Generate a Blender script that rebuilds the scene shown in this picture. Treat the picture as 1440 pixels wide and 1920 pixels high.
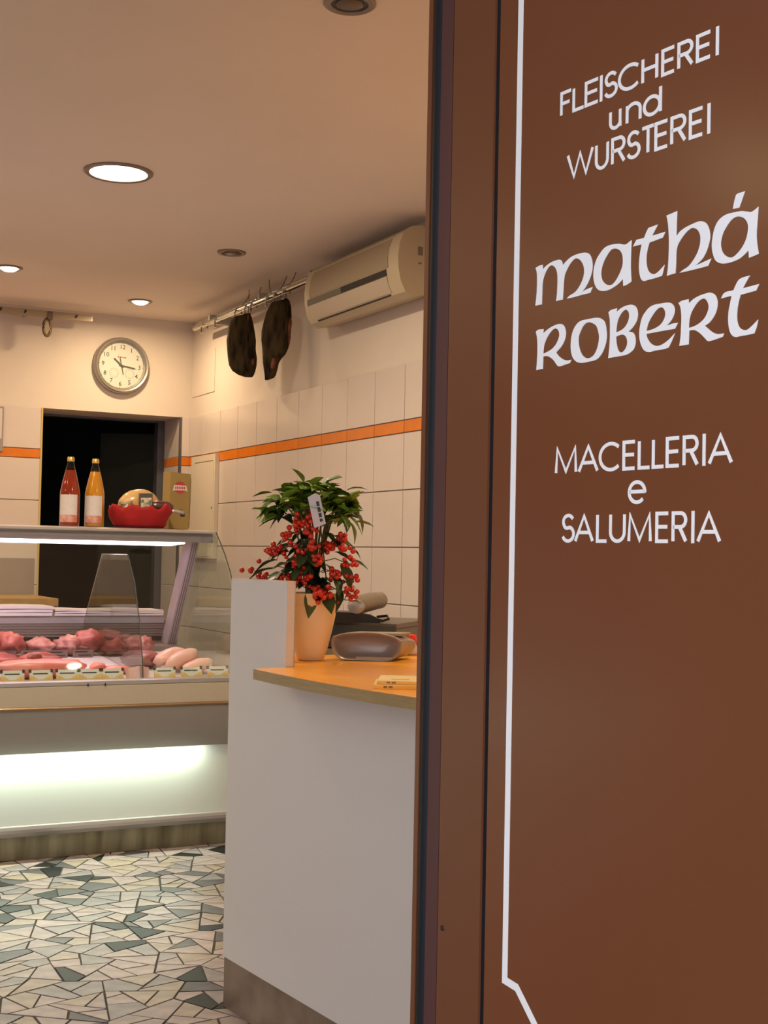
import bpy, bmesh, math, random
from mathutils import Vector, Matrix, noise
random.seed(7)
for o in list(bpy.data.objects):
    bpy.data.objects.remove(o)
scene = bpy.context.scene
COL = scene.collection

# ------------------------------------------------------------------ camera
H = 1.25                       # eye height above the shop floor, metres
FPX, PITCH, ROLL, YAW = 2496.5, 0.03284, 0.02003, 0.47633
def camera_axes():
    cp, sp, cr, sr = math.cos(PITCH), math.sin(PITCH), math.cos(ROLL), math.sin(ROLL)
    fw = Vector((0, cp, sp)); r0 = Vector((1, 0, 0)); u0 = Vector((0, -sp, cp))
    R = Matrix.Rotation(-YAW, 3, 'Z')
    return R @ (cr*r0 + sr*u0), R @ (-sr*r0 + cr*u0), R @ fw
rt, up, fw = camera_axes()
cam_data = bpy.data.cameras.new('camera')
cam = bpy.data.objects.new('camera', cam_data); COL.objects.link(cam)
cam_data.sensor_fit = 'HORIZONTAL'; cam_data.sensor_width = 36.0
cam_data.lens = 36.0*FPX/1440.0
cam_data.clip_start = 0.05; cam_data.clip_end = 100
M = Matrix((rt, up, -fw)).transposed().to_4x4(); M.translation = Vector((0, 0, H))
cam.matrix_world = M
scene.camera = cam

# ------------------------------------------------------------------ sky, exposure
world = bpy.data.worlds.new('overcast_sky'); scene.world = world; world.use_nodes = True
bgn = world.node_tree.nodes['Background']
bgn.inputs[0].default_value = (0.86, 0.87, 0.94, 1); bgn.inputs[1].default_value = 2.75
vs = scene.view_settings
vs.view_transform = 'Standard'; vs.look = 'None'; vs.gamma = 1.0; vs.use_curve_mapping = False
vs.exposure = 0.0
scene.cycles.max_bounces = 7; scene.cycles.diffuse_bounces = 4; scene.cycles.transparent_max_bounces = 16; scene.cycles.caustics_reflective = False; scene.cycles.caustics_refractive = False
scene.cycles.use_adaptive_sampling = True; scene.cycles.adaptive_threshold = 0.03
WARM = (1.0, 0.72, 0.42)
LAMP_W = 7.0       # one halogen spot
BIG_W = 23.0        # one large downlight
CANOPY_W = 34.0      # pinkish meat lamp
UNDER_W = 36.0      # greenish tube under the case

# ------------------------------------------------------------------ room measures
W = 2.6; YB = 7.586; CZ = 2.62; XL = -4.9; YF = 1.56
ROWS = [2.05, 1.815, 1.762, 1.524, 1.286, 1.048, 0.810, 0.572, 0.334, 0.096, 0.0]
C0 = Vector((1.332, 3.476, 0)); CB = 0.0984      # counter corner and its turn
P0 = Vector((0.869, 1.387, 0)); PC = 0.1063      # door panel origin and its turn
ZT = 0.958                                        # countertop height

# ------------------------------------------------------------------ materials
MATS = {}
def mat(name, col, rough=0.5, metal=0.0, spec=0.5, var=0.0, scale=20.0, bump=0.0, col2=None,
        trans=0.0, emit=None, estr=0.0, coat=0.0, stretch=None, bscale=None, rand=0.0, alpha=None, detail=4.0, sharp=0.0):
    if name in MATS: return MATS[name]
    m = bpy.data.materials.new(name); m.use_nodes = True
    nt = m.node_tree; b = nt.nodes['Principled BSDF']
    b.inputs['Base Color'].default_value = (*col, 1)
    b.inputs['Roughness'].default_value = rough
    b.inputs['Metallic'].default_value = metal
    b.inputs['Specular IOR Level'].default_value = spec
    b.inputs['Transmission Weight'].default_value = trans
    b.inputs['Coat Weight'].default_value = coat
    if emit:
        b.inputs['Emission Color'].default_value = (*emit, 1); b.inputs['Emission Strength'].default_value = estr
    tc = nt.nodes.new('ShaderNodeTexCoord'); mp = nt.nodes.new('ShaderNodeMapping')
    nt.links.new(tc.outputs['Object'], mp.inputs[0])
    if stretch: mp.inputs['Scale'].default_value = stretch
    if var or col2 or rand:
        nz = nt.nodes.new('ShaderNodeTexNoise'); nz.inputs['Scale'].default_value = scale; nz.inputs['Detail'].default_value = detail
        nt.links.new(mp.outputs[0], nz.inputs['Vector'])
        rp = nt.nodes.new('ShaderNodeValToRGB')
        c2 = col2 if col2 else tuple(c*(1-var) for c in col)
        lo, hi = 0.32 + 0.14*sharp, 0.68 - 0.14*sharp
        rp.color_ramp.elements[0].position = lo; rp.color_ramp.elements[1].position = hi
        rp.color_ramp.elements[0].color = (*c2, 1); rp.color_ramp.elements[1].color = (*col, 1)
        nt.links.new(nz.outputs['Fac'], rp.inputs[0]); out = rp.outputs[0]
        if rand:
            oi = nt.nodes.new('ShaderNodeObjectInfo'); hs = nt.nodes.new('ShaderNodeHueSaturation')
            mr = nt.nodes.new('ShaderNodeMapRange'); mr.inputs['To Min'].default_value = 1-rand; mr.inputs['To Max'].default_value = 1+rand
            nt.links.new(oi.outputs['Random'], mr.inputs['Value']); nt.links.new(mr.outputs[0], hs.inputs['Value'])
            nt.links.new(out, hs.inputs['Color']); out = hs.outputs[0]
        nt.links.new(out, b.inputs['Base Color'])
    if bump:
        nb = nt.nodes.new('ShaderNodeTexNoise'); nb.inputs['Scale'].default_value = bscale or scale*3; nb.inputs['Detail'].default_value = 5
        nt.links.new(mp.outputs[0], nb.inputs['Vector'])
        bp = nt.nodes.new('ShaderNodeBump'); bp.inputs['Strength'].default_value = bump; bp.inputs['Distance'].default_value = 0.004
        nt.links.new(nb.outputs['Fac'], bp.inputs['Height']); nt.links.new(bp.outputs[0], b.inputs['Normal'])
    MATS[name] = m
    return m
def glass_mat(name, tint=(0.93, 0.97, 0.95), ior=1.5):
    m = bpy.data.materials.new(name); m.use_nodes = True; nt = m.node_tree
    for n in list(nt.nodes): nt.nodes.remove(n)
    out = nt.nodes.new('ShaderNodeOutputMaterial'); mx = nt.nodes.new('ShaderNodeMixShader')
    tr = nt.nodes.new('ShaderNodeBsdfTransparent'); gl = nt.nodes.new('ShaderNodeBsdfGlossy'); lw = nt.nodes.new('ShaderNodeLayerWeight')
    pw = nt.nodes.new('ShaderNodeMath'); pw.operation = 'POWER'; pw.inputs[1].default_value = 5.0
    ma = nt.nodes.new('ShaderNodeMath'); ma.operation = 'MULTIPLY_ADD'; ma.inputs[1].default_value = 0.9; ma.inputs[2].default_value = 0.035
    lw.inputs['Blend'].default_value = 0.5
    tr.inputs[0].default_value = (*tint, 1); gl.inputs['Roughness'].default_value = 0.02
    nt.links.new(lw.outputs['Facing'], pw.inputs[0]); nt.links.new(pw.outputs[0], ma.inputs[0])
    nt.links.new(ma.outputs[0], mx.inputs[0]); nt.links.new(tr.outputs[0], mx.inputs[1]); nt.links.new(gl.outputs[0], mx.inputs[2])
    nt.links.new(mx.outputs[0], out.inputs[0])
    MATS[name] = m
    return m

m_plaster = mat('wall_plaster', (0.68, 0.60, 0.52), 0.85, var=0.05, scale=3, bump=0.04, bscale=220)
m_ceiling = mat('ceiling_plaster', (0.86, 0.77, 0.68), 0.9, var=0.04, scale=2, bump=0.03, bscale=200)
m_tile = mat('cream_wall_tile', (0.64, 0.56, 0.51), 0.22, var=0.04, scale=6, rand=0.02)
m_orange = mat('orange_border_tile', (0.72, 0.20, 0.018), 0.25, var=0.12, scale=14, rand=0.05)
m_grout = mat('grey_grout', (0.15, 0.12, 0.10), 0.9)
m_dark = mat('unlit_room_black', (0.006, 0.006, 0.005), 0.9, spec=0.1)  # near-black colour stands in for the back room's lack of light
m_dgreen = mat('dark_green_door', (0.008, 0.010, 0.007), 0.6, spec=0.2)
m_steel = mat('brushed_steel', (0.42, 0.40, 0.37), 0.35, metal=0.9, var=0.15, scale=30, stretch=(1, 1, 8))
m_bluemetal = mat('blue_grey_metal', (0.10, 0.10, 0.12), 0.45, metal=0.3)
m_white = mat('white_laminate', (0.62, 0.61, 0.62), 0.5, var=0.02, scale=400, spec=0.3)
m_counter = mat('pale_grey_laminate', (0.72, 0.71, 0.72), 0.55, var=0.05, scale=350, spec=0.3)
m_edge = mat('cream_board_edge', (0.66, 0.56, 0.44), 0.5, var=0.04, scale=80)
m_kick = mat('scuffed_steel_kick', (0.33, 0.26, 0.21), 0.42, metal=0.55, var=0.35, scale=9, col2=(0.20, 0.14, 0.11))
m_wood = mat('amber_beech_top', (0.92, 0.40, 0.035), 0.30, var=0.08, scale=9, stretch=(1, 9, 9), coat=0.2)
m_woodedge = mat('beech_edge_band', (0.40, 0.28, 0.12), 0.45, var=0.22, scale=12, stretch=(1, 6, 30))
m_brown = mat('brown_anodised_panel', (0.165, 0.054, 0.021), 0.24, var=0.03, scale=4, spec=0.45)
m_brown2 = mat('brown_anodised_profile', (0.150, 0.050, 0.020), 0.34, var=0.05, scale=8, spec=0.45)
m_purple = mat('sky_tinted_brown_profile', (0.080, 0.026, 0.027), 0.55, var=0.05, scale=8, spec=0.5)  # plum tint paints the skylight reflected by this brown profile
m_rubber = mat('black_rubber', (0.006, 0.008, 0.013), 0.55, spec=0.3)
m_vinyl = mat('white_vinyl', (0.88, 0.89, 0.92), 0.35)
m_chrome = mat('chrome', (0.60, 0.58, 0.54), 0.18, metal=1.0)
m_plastic = mat('cream_plastic', (0.52, 0.44, 0.30), 0.4, spec=0.4)
m_plastic2 = mat('cream_plastic_flap', (0.50, 0.42, 0.32), 0.45)
m_slot = mat('grey_green_slot', (0.13, 0.12, 0.085), 0.6)
m_slotdark = mat('black_slot', (0.025, 0.022, 0.018), 0.7)
m_black = mat('black_plastic', (0.010, 0.010, 0.010), 0.4)
m_lampring = mat('grey_lamp_ring', (0.26, 0.21, 0.18), 0.4, metal=0.4)
m_lampdark = mat('unlit_lamp_bowl', (0.14, 0.11, 0.08), 0.35, metal=0.5)
m_lit = mat('lit_lamp', (1, 1, 1), 0.5, emit=(1.0, 0.95, 0.80), estr=9.0)
m_tube = mat('lit_pink_tube', (1, 1, 1), 0.5, emit=(1.0, 0.90, 0.97), estr=4.0)
m_tubeg = mat('lit_green_white_tube', (1, 1, 1), 0.5, emit=(0.90, 1.0, 0.88), estr=6.0)
m_glass = glass_mat('case_glass')
m_winglass = glass_mat('window_glass', (0.95, 0.96, 0.96))

# ------------------------------------------------------------------ mesh helpers
def link(name, mesh, material, parent=None):
    o = bpy.data.objects.new(name, mesh); COL.objects.link(o)
    if parent is not None: o.parent = parent
    if material is not None and len(mesh.materials) == 0:
        for mm in (material if isinstance(material, (list, tuple)) else [material]): mesh.materials.append(mm)
    return o
def finish(name, bm, material, parent=None, smooth=False, bevel=0.0, bseg=2, autosmooth=None):
    if bevel:
        bmesh.ops.bevel(bm, geom=[e for e in bm.edges if e.is_manifold and e.calc_face_angle(0) > 0.6], offset=bevel, segments=bseg, affect='EDGES', profile=0.5, clamp_overlap=True)
    bmesh.ops.recalc_face_normals(bm, faces=bm.faces)
    me = bpy.data.meshes.new(name)
    if smooth:
        for f in bm.faces: f.smooth = True
    bm.to_mesh(me); bm.free()
    if autosmooth is not None:
        me.set_sharp_from_angle(angle=autosmooth)
    return link(name, me, material, parent)
def add_box(bm, x0, x1, y0, y1, z0, z1, mi=0):
    vs_ = [bm.verts.new((x, y, z)) for x in (x0, x1) for y in (y0, y1) for z in (z0, z1)]
    for q in ((0,1,3,2),(4,6,7,5),(0,4,5,1),(2,3,7,6),(0,2,6,4),(1,5,7,3)):
        f = bm.faces.new([vs_[i] for i in q]); f.material_index = mi
def box(name, x0, x1, y0, y1, z0, z1, material, parent=None, bevel=0.0, bseg=2):
    bm = bmesh.new(); add_box(bm, x0, x1, y0, y1, z0, z1)
    return finish(name, bm, material, parent, bevel=bevel, bseg=bseg)
def add_prism(bm, pts, lo, hi, axis='x', mi=0):
    """extrude a closed 2-D outline along an axis: x -> pts are (y,z); y -> (x,z); z -> (x,y)"""
    def P(a, b, t): return {'x': (t, a, b), 'y': (a, t, b), 'z': (a, b, t)}[axis]
    A = [bm.verts.new(P(a, b, lo)) for a, b in pts]; B = [bm.verts.new(P(a, b, hi)) for a, b in pts]
    n = len(pts)
    for i in range(n):
        f = bm.faces.new((A[i], A[(i+1) % n], B[(i+1) % n], B[i])); f.material_index = mi
    for L in (A[::-1], B):
        f = bm.faces.new(L); f.material_index = mi
def prism(name, pts, lo, hi, axis, material, parent=None, bevel=0.0, smooth=False, autosmooth=None, bseg=2):
    bm = bmesh.new(); add_prism(bm, pts, lo, hi, axis)
    return finish(name, bm, material, parent, bevel=bevel, smooth=smooth, autosmooth=autosmooth, bseg=bseg)
def add_lathe(bm, prof, seg=32, c=(0, 0, 0), mi=0):
    rings = []
    for r, z in prof:
        if r < 1e-6: rings.append([bm.verts.new((c[0], c[1], c[2]+z))])
        else: rings.append([bm.verts.new((c[0]+r*math.cos(2*math.pi*i/seg), c[1]+r*math.sin(2*math.pi*i/seg), c[2]+z)) for i in range(seg)])
    for a, b in zip(rings, rings[1:]):
        if len(a) == 1 and len(b) == 1: continue
        for i in range(seg):
            j = (i+1) % seg
            if len(a) == 1: f = bm.faces.new((a[0], b[i], b[j]))
            elif len(b) == 1: f = bm.faces.new((a[i], a[j], b[0]))
            else: f = bm.faces.new((a[i], a[j], b[j], b[i]))
            f.material_index = mi
def lathe(name, prof, material, parent=None, seg=32, c=(0, 0, 0), autosmooth=0.7):
    bm = bmesh.new(); add_lathe(bm, prof, seg, c)
    return finish(name, bm, material, parent, smooth=True, autosmooth=autosmooth)
def add_tube(bm, pts, r, seg=8, mi=0, taper=None):
    pts = [Vector(p) for p in pts]; rings = []
    for i, p in enumerate(pts):
        d = (pts[min(i+1, len(pts)-1)] - pts[max(i-1, 0)]).normalized()
        a = d.cross(Vector((0, 0, 1)))
        if a.length < 1e-3: a = d.cross(Vector((1, 0, 0)))
        a.normalize(); b = d.cross(a).normalized()
        rr = r if taper is None else r*taper[i]
        rings.append([bm.verts.new(p + a*rr*math.cos(2*math.pi*k/seg) + b*rr*math.sin(2*math.pi*k/seg)) for k in range(seg)])
    for A, B in zip(rings, rings[1:]):
        for k in range(seg):
            f = bm.faces.new((A[k], A[(k+1) % seg], B[(k+1) % seg], B[k])); f.material_index = mi
    bm.faces.new(rings[0][::-1]).material_index = mi; bm.faces.new(rings[-1]).material_index = mi
def tube(name, pts, r, material, parent=None, seg=8, taper=None):
    bm = bmesh.new(); add_tube(bm, pts, r, seg, 0, taper)
    return finish(name, bm, material, parent, smooth=True, autosmooth=1.0)
def blob(name, size, material, parent=None, loc=(0, 0, 0), rot=(0, 0, 0), amp=0.15, freq=2.0, seed=0, sub=3, flat=None, shape=None):
    """a lump of meat, bread, ...: an icosphere pushed about by noise"""
    bm = bmesh.new(); bmesh.ops.create_icosphere(bm, subdivisions=sub, radius=1.0)
    off = Vector((seed*7.3, seed*3.1, seed*5.7))
    for v in bm.verts:
        n = v.co.normalized()
        k = 1 + amp*noise.noise(n*freq + off) + amp*0.4*noise.noise(n*freq*2.7 + off)
        p = n*k
        if shape: p = shape(p)
        v.co = Vector((p.x*size[0], p.y*size[1], p.z*size[2]))
    zmin = min(v.co.z for v in bm.verts)
    R = Matrix.Rotation(rot[2], 3, 'Z') @ Matrix.Rotation(rot[1], 3, 'Y') @ Matrix.Rotation(rot[0], 3, 'X')
    for v in bm.verts: v.co = R @ v.co
    o = finish(name, bm, material, parent, smooth=True); o.location = loc
    return o
def empty(name, loc=(0, 0, 0), rz=0.0):
    o = bpy.data.objects.new(name, None); COL.objects.link(o); o.location = loc; o.rotation_euler = (0, 0, rz)
    o.empty_display_size = 0.05
    return o
def tag(o, label, cat, group=None, kind=None):
    o['label'] = label; o['category'] = cat
    if group: o['group'] = group
    if kind: o['kind'] = kind
    return o
def structure(o, label=None):
    o['kind'] = 'structure'
    if label: o['label'] = label
    return o
def light(name, typ, loc, energy, color, parent=None, size=0.1, sy=None, rot=(0, 0, 0), shape='DISK', spread=None):
    d = bpy.data.lights.new(name, typ); d.energy = energy; d.color = color
    if typ == 'AREA':
        d.shape = shape; d.size = size
        if sy: d.size_y = sy
        if spread: d.spread = spread
    else: d.shadow_soft_size = size
    o = bpy.data.objects.new(name, d); COL.objects.link(o); o.location = loc; o.rotation_euler = rot
    if parent is not None: o.parent = parent
    return o
def text_mesh(name, body, size, material, parent, loc, rot, depth=0.0004):
    cu = bpy.data.curves.new(name, 'FONT'); cu.body = body; cu.size = size; cu.align_x = 'CENTER'; cu.align_y = 'CENTER'; cu.extrude = depth; cu.resolution_u = 2
    tmp = bpy.data.objects.new(name, cu); COL.objects.link(tmp)
    me = bpy.data.meshes.new_from_object(tmp); bpy.data.objects.remove(tmp)
    o = link(name, me, material, parent); o.location = loc; o.rotation_euler = rot
    return o
def project(p):
    d = Vector(p) - Vector((0, 0, H)); w = d.dot(fw)
    return (720 + FPX*d.dot(rt)/w, 960 - FPX*d.dot(up)/w, w)

# ================================================================== THE SETTING
# ---- floor of broken marble pieces in dark joints
def clip(poly, n, d):
    """keep the side n.p <= d of a convex polygon"""
    out = []
    for i in range(len(poly)):
        a, b = poly[i], poly[(i+1) % len(poly)]
        da, db = n[0]*a[0]+n[1]*a[1]-d, n[0]*b[0]+n[1]*b[1]-d
        if da <= 0: out.append(a)
        if (da < 0) != (db < 0) and abs(da-db) > 1e-12:
            t = da/(da-db); out.append((a[0]+(b[0]-a[0])*t, a[1]+(b[1]-a[1])*t))
    return out
def area(p): return 0.5*sum(p[i][0]*p[(i+1) % len(p)][1]-p[(i+1) % len(p)][0]*p[i][1] for i in range(len(p)))
def centroid(p): return (sum(q[0] for q in p)/len(p), sum(q[1] for q in p)/len(p))
def inset(p, d):
    q = p
    for i in range(len(p)):
        a, b = p[i], p[(i+1) % len(p)]
        ex, ey = b[0]-a[0], b[1]-a[1]; L = math.hypot(ex, ey)
        if L < 1e-5: continue
        n = (ey/L, -ex/L)
        q = clip(q, n, n[0]*a[0]+n[1]*a[1]-d)
        if len(q) < 3: return None
    return q
rf = random.Random(11)
def split(p, goal):
    A = area(p)
    if A < goal*(1.0+0.9*rf.random()): return [p]
    c = centroid(p)
    # cut roughly across the longest extent
    far = max(((a, b) for a in p for b in p), key=lambda ab: (ab[0][0]-ab[1][0])**2+(ab[0][1]-ab[1][1])**2)
    ang = math.atan2(far[1][1]-far[0][1], far[1][0]-far[0][0]) + rf.uniform(-0.38, 0.38)
    n = (math.cos(ang), math.sin(ang)); k = rf.uniform(-0.018, 0.018)
    d = n[0]*c[0]+n[1]*c[1]+k
    r = []
    for q in (clip(p, n, d), clip(p, (-n[0], -n[1]), -d)):
        if len(q) >= 3 and area(q) > 2e-4: r += split(q, goal)
    return r
FX0, FX1, FY0, FY1 = XL, W, YF+0.2, YB
G = 0.27
seeds = {}
for i in range(-2, int((FX1-FX0)/G)+3):
    for j in range(-2, int((FY1-FY0)/G)+3):
        seeds[i, j] = (FX0+(i+0.5+rf.uniform(-.42, .42))*G, FY0+(j+0.5+rf.uniform(-.42, .42))*G)
pieces = []
for (i, j), s in seeds.items():
    p = [(FX0, FY0), (FX1, FY0), (FX1, FY1), (FX0, FY1)]
    for di in range(-2, 3):
        for dj in range(-2, 3):
            t = seeds.get((i+di, j+dj))
            if t is None or (di == 0 and dj == 0) or len(p) < 3: continue
            n = (t[0]-s[0], t[1]-s[1]); d = (t[0]**2+t[1]**2-s[0]**2-s[1]**2)/2
            p = clip(p, n, d)
    if len(p) >= 3 and area(p) > 1e-3: pieces += split(p, 0.0066)
floor = structure(box('floor', FX0-0.1, FX1+0.1, FY0-0.2, FY1+2.2, -0.12, -0.003, mat('dark_floor_joint', (0.045, 0.048, 0.038), 0.85, var=0.3, scale=40)), 'broken marble floor with dark joints')
stone_mats = [
    mat('pinkish_white_marble', (0.38, 0.315, 0.305), 0.42, var=0.32, spec=0.3, scale=16, rand=0.07),
    mat('cream_marble', (0.36, 0.30, 0.24), 0.42, var=0.32, spec=0.3, scale=16, rand=0.08),
    mat('pale_grey_marble', (0.27, 0.245, 0.25), 0.42, var=0.38, spec=0.3, scale=14, rand=0.08),
    mat('mid_grey_marble', (0.10, 0.095, 0.098), 0.45, var=0.4, spec=0.25, scale=14, rand=0.1),
    mat('dark_green_marble', (0.016, 0.019, 0.017), 0.5, var=0.5, spec=0.2, scale=18, rand=0.15)]
stone_w = [0.42, 0.22, 0.19, 0.085, 0.085]
def pick(w):
    r = rf.random(); s = 0
    for i, a in enumerate(w):
        s += a
        if r < s: return i
    return 0
shown, hidden = [], []
for p in pieces:
    q = inset(p, rf.uniform(0.0018, 0.0046))
    if not q or len(q) < 3 or area(q) < 3e-4: continue
    c = centroid(q); px, py, w = project((c[0], c[1], 0)); k = pick(stone_w); dz = rf.uniform(-0.0006, 0.0004)
    if w > 0.5 and -15 < px < 428 and 1570 < py < 1935 and c[1] < 5.50:
        sa = area(q)/w**3
        shown.append((sa, q, k, dz))
    else: hidden.append((q, k, dz))
shown.sort(key=lambda t: -t[0])
hidden += [(q, k, dz) for _, q, k, dz in shown[300:]]
shown = shown[:300]
for _, q, k, dz in shown:
    c = centroid(q); bm = bmesh.new()
    add_prism(bm, [(a-c[0], b-c[1]) for a, b in q], -0.008, 0.0, 'z')
    o = finish('stone', bm, stone_mats[k], floor); o.location = (c[0], c[1], dz)
bm = bmesh.new()
for q, k, dz in hidden: add_prism(bm, q, -0.008, dz, 'z', k)
o = finish('stones_beyond_view', bm, stone_mats, floor); o['kind'] = 'stuff'; o.name = 'small_stones'

# ---- ceiling
structure(box('ceiling', XL-0.2, W+0.2, YF, YB+0.35, CZ, CZ+0.15, m_ceiling), 'plain plastered ceiling with recessed lamps')
# ---- walls
DX0, DX1, DZ = 1.719, 2.543, 2.05          # doorway in the back wall
WY = YB + 0.006
bm = bmesh.new()
add_box(bm, XL-0.2, DX0, WY, WY+0.30, 0, CZ); add_box(bm, DX1, W+0.2, WY, WY+0.30, 0, CZ); add_box(bm, DX0, DX1, WY, WY+0.30, DZ, CZ)
wall_back = structure(finish('wall_back', bm, m_plaster), 'back wall with a dark doorway, tiled to head height')
wall_right = structure(box('wall_right', W+0.006, W+0.2, YF, WY, 0, CZ, m_plaster), 'right wall, cream tiles with an orange border below plaster')
wall_left = structure(box('wall_left', XL-0.2, XL, YF, WY, 0, CZ, m_plaster), 'left wall of the shop')
def tile_mesh(w, h):
    bm = bmesh.new(); add_box(bm, -w/2+.0022, w/2-.0022, -0.007, 0.0, -h/2+.0022, h/2-.0022)
    bmesh.ops.bevel(bm, geom=[e for e in bm.edges if all(abs(v.co.y+0.007) < 1e-6 for v in e.verts)], offset=0.0012, segments=1, affect='EDGES')
    bmesh.ops.recalc_face_normals(bm, faces=bm.faces)
    me = bpy.data.meshes.new('tile'); bm.to_mesh(me); bm.free(); return me
tile_cache = {}
def tile(w, h, material, parent, loc, rz, name='tile'):
    key = (round(w, 4), round(h, 4), material.name)
    if key not in tile_cache:
        me = tile_mesh(w, h); me.materials.append(material); tile_cache[key] = me
    o = bpy.data.objects.new(name, tile_cache[key]); COL.objects.link(o); o.parent = parent; o.location = loc; o.rotation_euler = (0, 0, rz)
    return o
PW = 0.2747
joints = [4.867 + PW*k for k in range(-12, 10)] ; joints = [j for j in joints if j > YF+0.22] + [YB-0.001]
# grout bed behind the tiles
box('grout_bed', W+0.001, W+0.0065, YF+0.2, YB, 0.0, ROWS[0]-0.002, m_grout, wall_right)
box('grout_bed', XL, DX0, YB+0.001, YB+0.0065, 0.0, ROWS[0]-0.002, m_grout, wall_back)
box('grout_bed', DX1, W, YB+0.001, YB+0.0065, 0.0, ROWS[0]-0.002, m_grout, wall_back)
for r in range(len(ROWS)-1):
    z1, z0 = ROWS[r], ROWS[r+1]; mt = m_orange if r == 1 else m_tile; nm = 'border_tile' if r == 1 else 'tile'
    for a, b in zip(joints, joints[1:]):
        tile(b-a, z1-z0, mt, wall_right, (W+0.004, (a+b)/2, (z0+z1)/2), -math.pi/2, nm)
    x = DX0
    while x > XL+0.01:
        x0 = max(XL, x-PW); tile(x-x0, z1-z0, mt, wall_back, ((x+x0)/2, YB+0.004, (z0+z1)/2), 0, nm); x = x0
    tile(W-DX1, z1-z0, mt, wall_back, ((DX1+W)/2, YB+0.004, (z0+z1)/2), 0, nm)
    tile(0.29, z1-z0, mt, wall_back, (DX1+0.003, YB+0.006+0.149, (z0+z1)/2), -math.pi/2, nm)
# metal edge trims of the doorway, door frame, dark room behind
structure(box('trim_1', DX1-0.009, DX1+0.004, YB-0.006, YB+0.008, 0, DZ, m_bluemetal), 'blue-grey metal edge strip on the doorway corner')
structure(box('trim_2', DX0-0.004, DX0+0.006, YB-0.006, YB+0.008, 0, DZ, mat('yellowed_edge_strip', (0.55, 0.42, 0.14), 0.4)), 'yellowed edge strip on the doorway corner')
df = structure(empty('door_1', (DX1, WY+0.30, 0)), 'dark open door in the back doorway')
box('frame_jamb', -0.045, 0.02, 0.0, 0.07, 0, DZ+0.02, m_bluemetal, df, bevel=0.004)
box('frame_jamb', DX0-DX1-0.02, DX0-DX1+0.03, 0.0, 0.07, 0, DZ+0.02, m_bluemetal, df, bevel=0.004)
box('frame_head', DX0-DX1+0.03, -0.045, 0.0, 0.07, DZ-0.012, DZ+0.02, m_bluemetal, df, bevel=0.004)
leaf = box('door_leaf', -0.42, -0.05, 0.10, 0.14, 0.01, DZ-0.07, m_dgreen, df, bevel=0.004)
leaf.rotation_euler = (0, 0, -0.5)
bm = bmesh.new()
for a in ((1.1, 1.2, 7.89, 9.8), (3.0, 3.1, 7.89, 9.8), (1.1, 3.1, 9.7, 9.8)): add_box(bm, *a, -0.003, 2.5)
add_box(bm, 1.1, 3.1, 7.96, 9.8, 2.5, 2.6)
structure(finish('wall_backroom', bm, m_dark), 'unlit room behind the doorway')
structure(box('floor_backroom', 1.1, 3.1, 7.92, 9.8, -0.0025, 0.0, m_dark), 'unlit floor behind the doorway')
# ---- front wall with the entrance and an added window for daylight
bm = bmesh.new()
add_box(bm, 0.985, W+0.2, YF, YF+0.2, -0.12, CZ+0.9); add_box(bm, XL-0.2, 0.985, YF, YF+0.2, 2.25, CZ+0.9)
add_box(bm, XL-0.2, -0.34, YF, YF+0.2, -0.12, 0.6); add_box(bm, XL-0.2, -1.9, YF, YF+0.2, 0.6, 2.25)
structure(finish('wall_front', bm, mat('facade_render', (0.50, 0.46, 0.40), 0.9, var=0.08, scale=5, bump=0.1)), 'street front of the shop')
wn = structure(empty('added_window_1', (-1.9, YF+0.08, 0.6)), 'added unseen window beside the entrance, letting daylight in')  # unseen opening added to bring daylight onto the counter front
wl = -0.34+1.9
for nm, a in (('window_frame', (0, wl, -0.03, 0.05, 0, 0.06)), ('window_frame', (0, wl, -0.03, 0.05, 1.59, 1.65)), ('window_frame', (0, 0.06, -0.03, 0.05, 0.06, 1.59)), ('window_frame', (wl-0.06, wl, -0.03, 0.05, 0.06, 1.59))):
    box(nm, *a, m_brown2, wn, bevel=0.003)
box('pane', 0.06, wl-0.06, 0.006, 0.014, 0.06, 1.59, m_winglass, wn)
structure(box('door_2', 0.888, 0.985, YF-0.002, YF+0.04, -0.02, 2.25, m_brown2, bevel=0.003), 'brown metal jamb of the street door')
structure(box('pavement', -6, 6, -8, YF, -0.22, -0.12, mat('street_paving', (0.22, 0.21, 0.20), 0.9, var=0.2, scale=6)), 'street paving outside')
structure(box('doorstep', -0.36, 1.0, YF-0.28, YF+0.05, -0.12, -0.004, mat('grey_stone_step', (0.30, 0.29, 0.27), 0.8, var=0.15, scale=8)), 'stone step at the entrance')
structure(box('sky_block_slab', -5.1, 3.0, 0.35, YF, 2.75, 2.85, mat('sky_block_grey', (0.12, 0.10, 0.09), 0.8)), 'added unseen slab above the entrance, shading the door panel top')  # unseen slab added to block sky and darken the panel top

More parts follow.
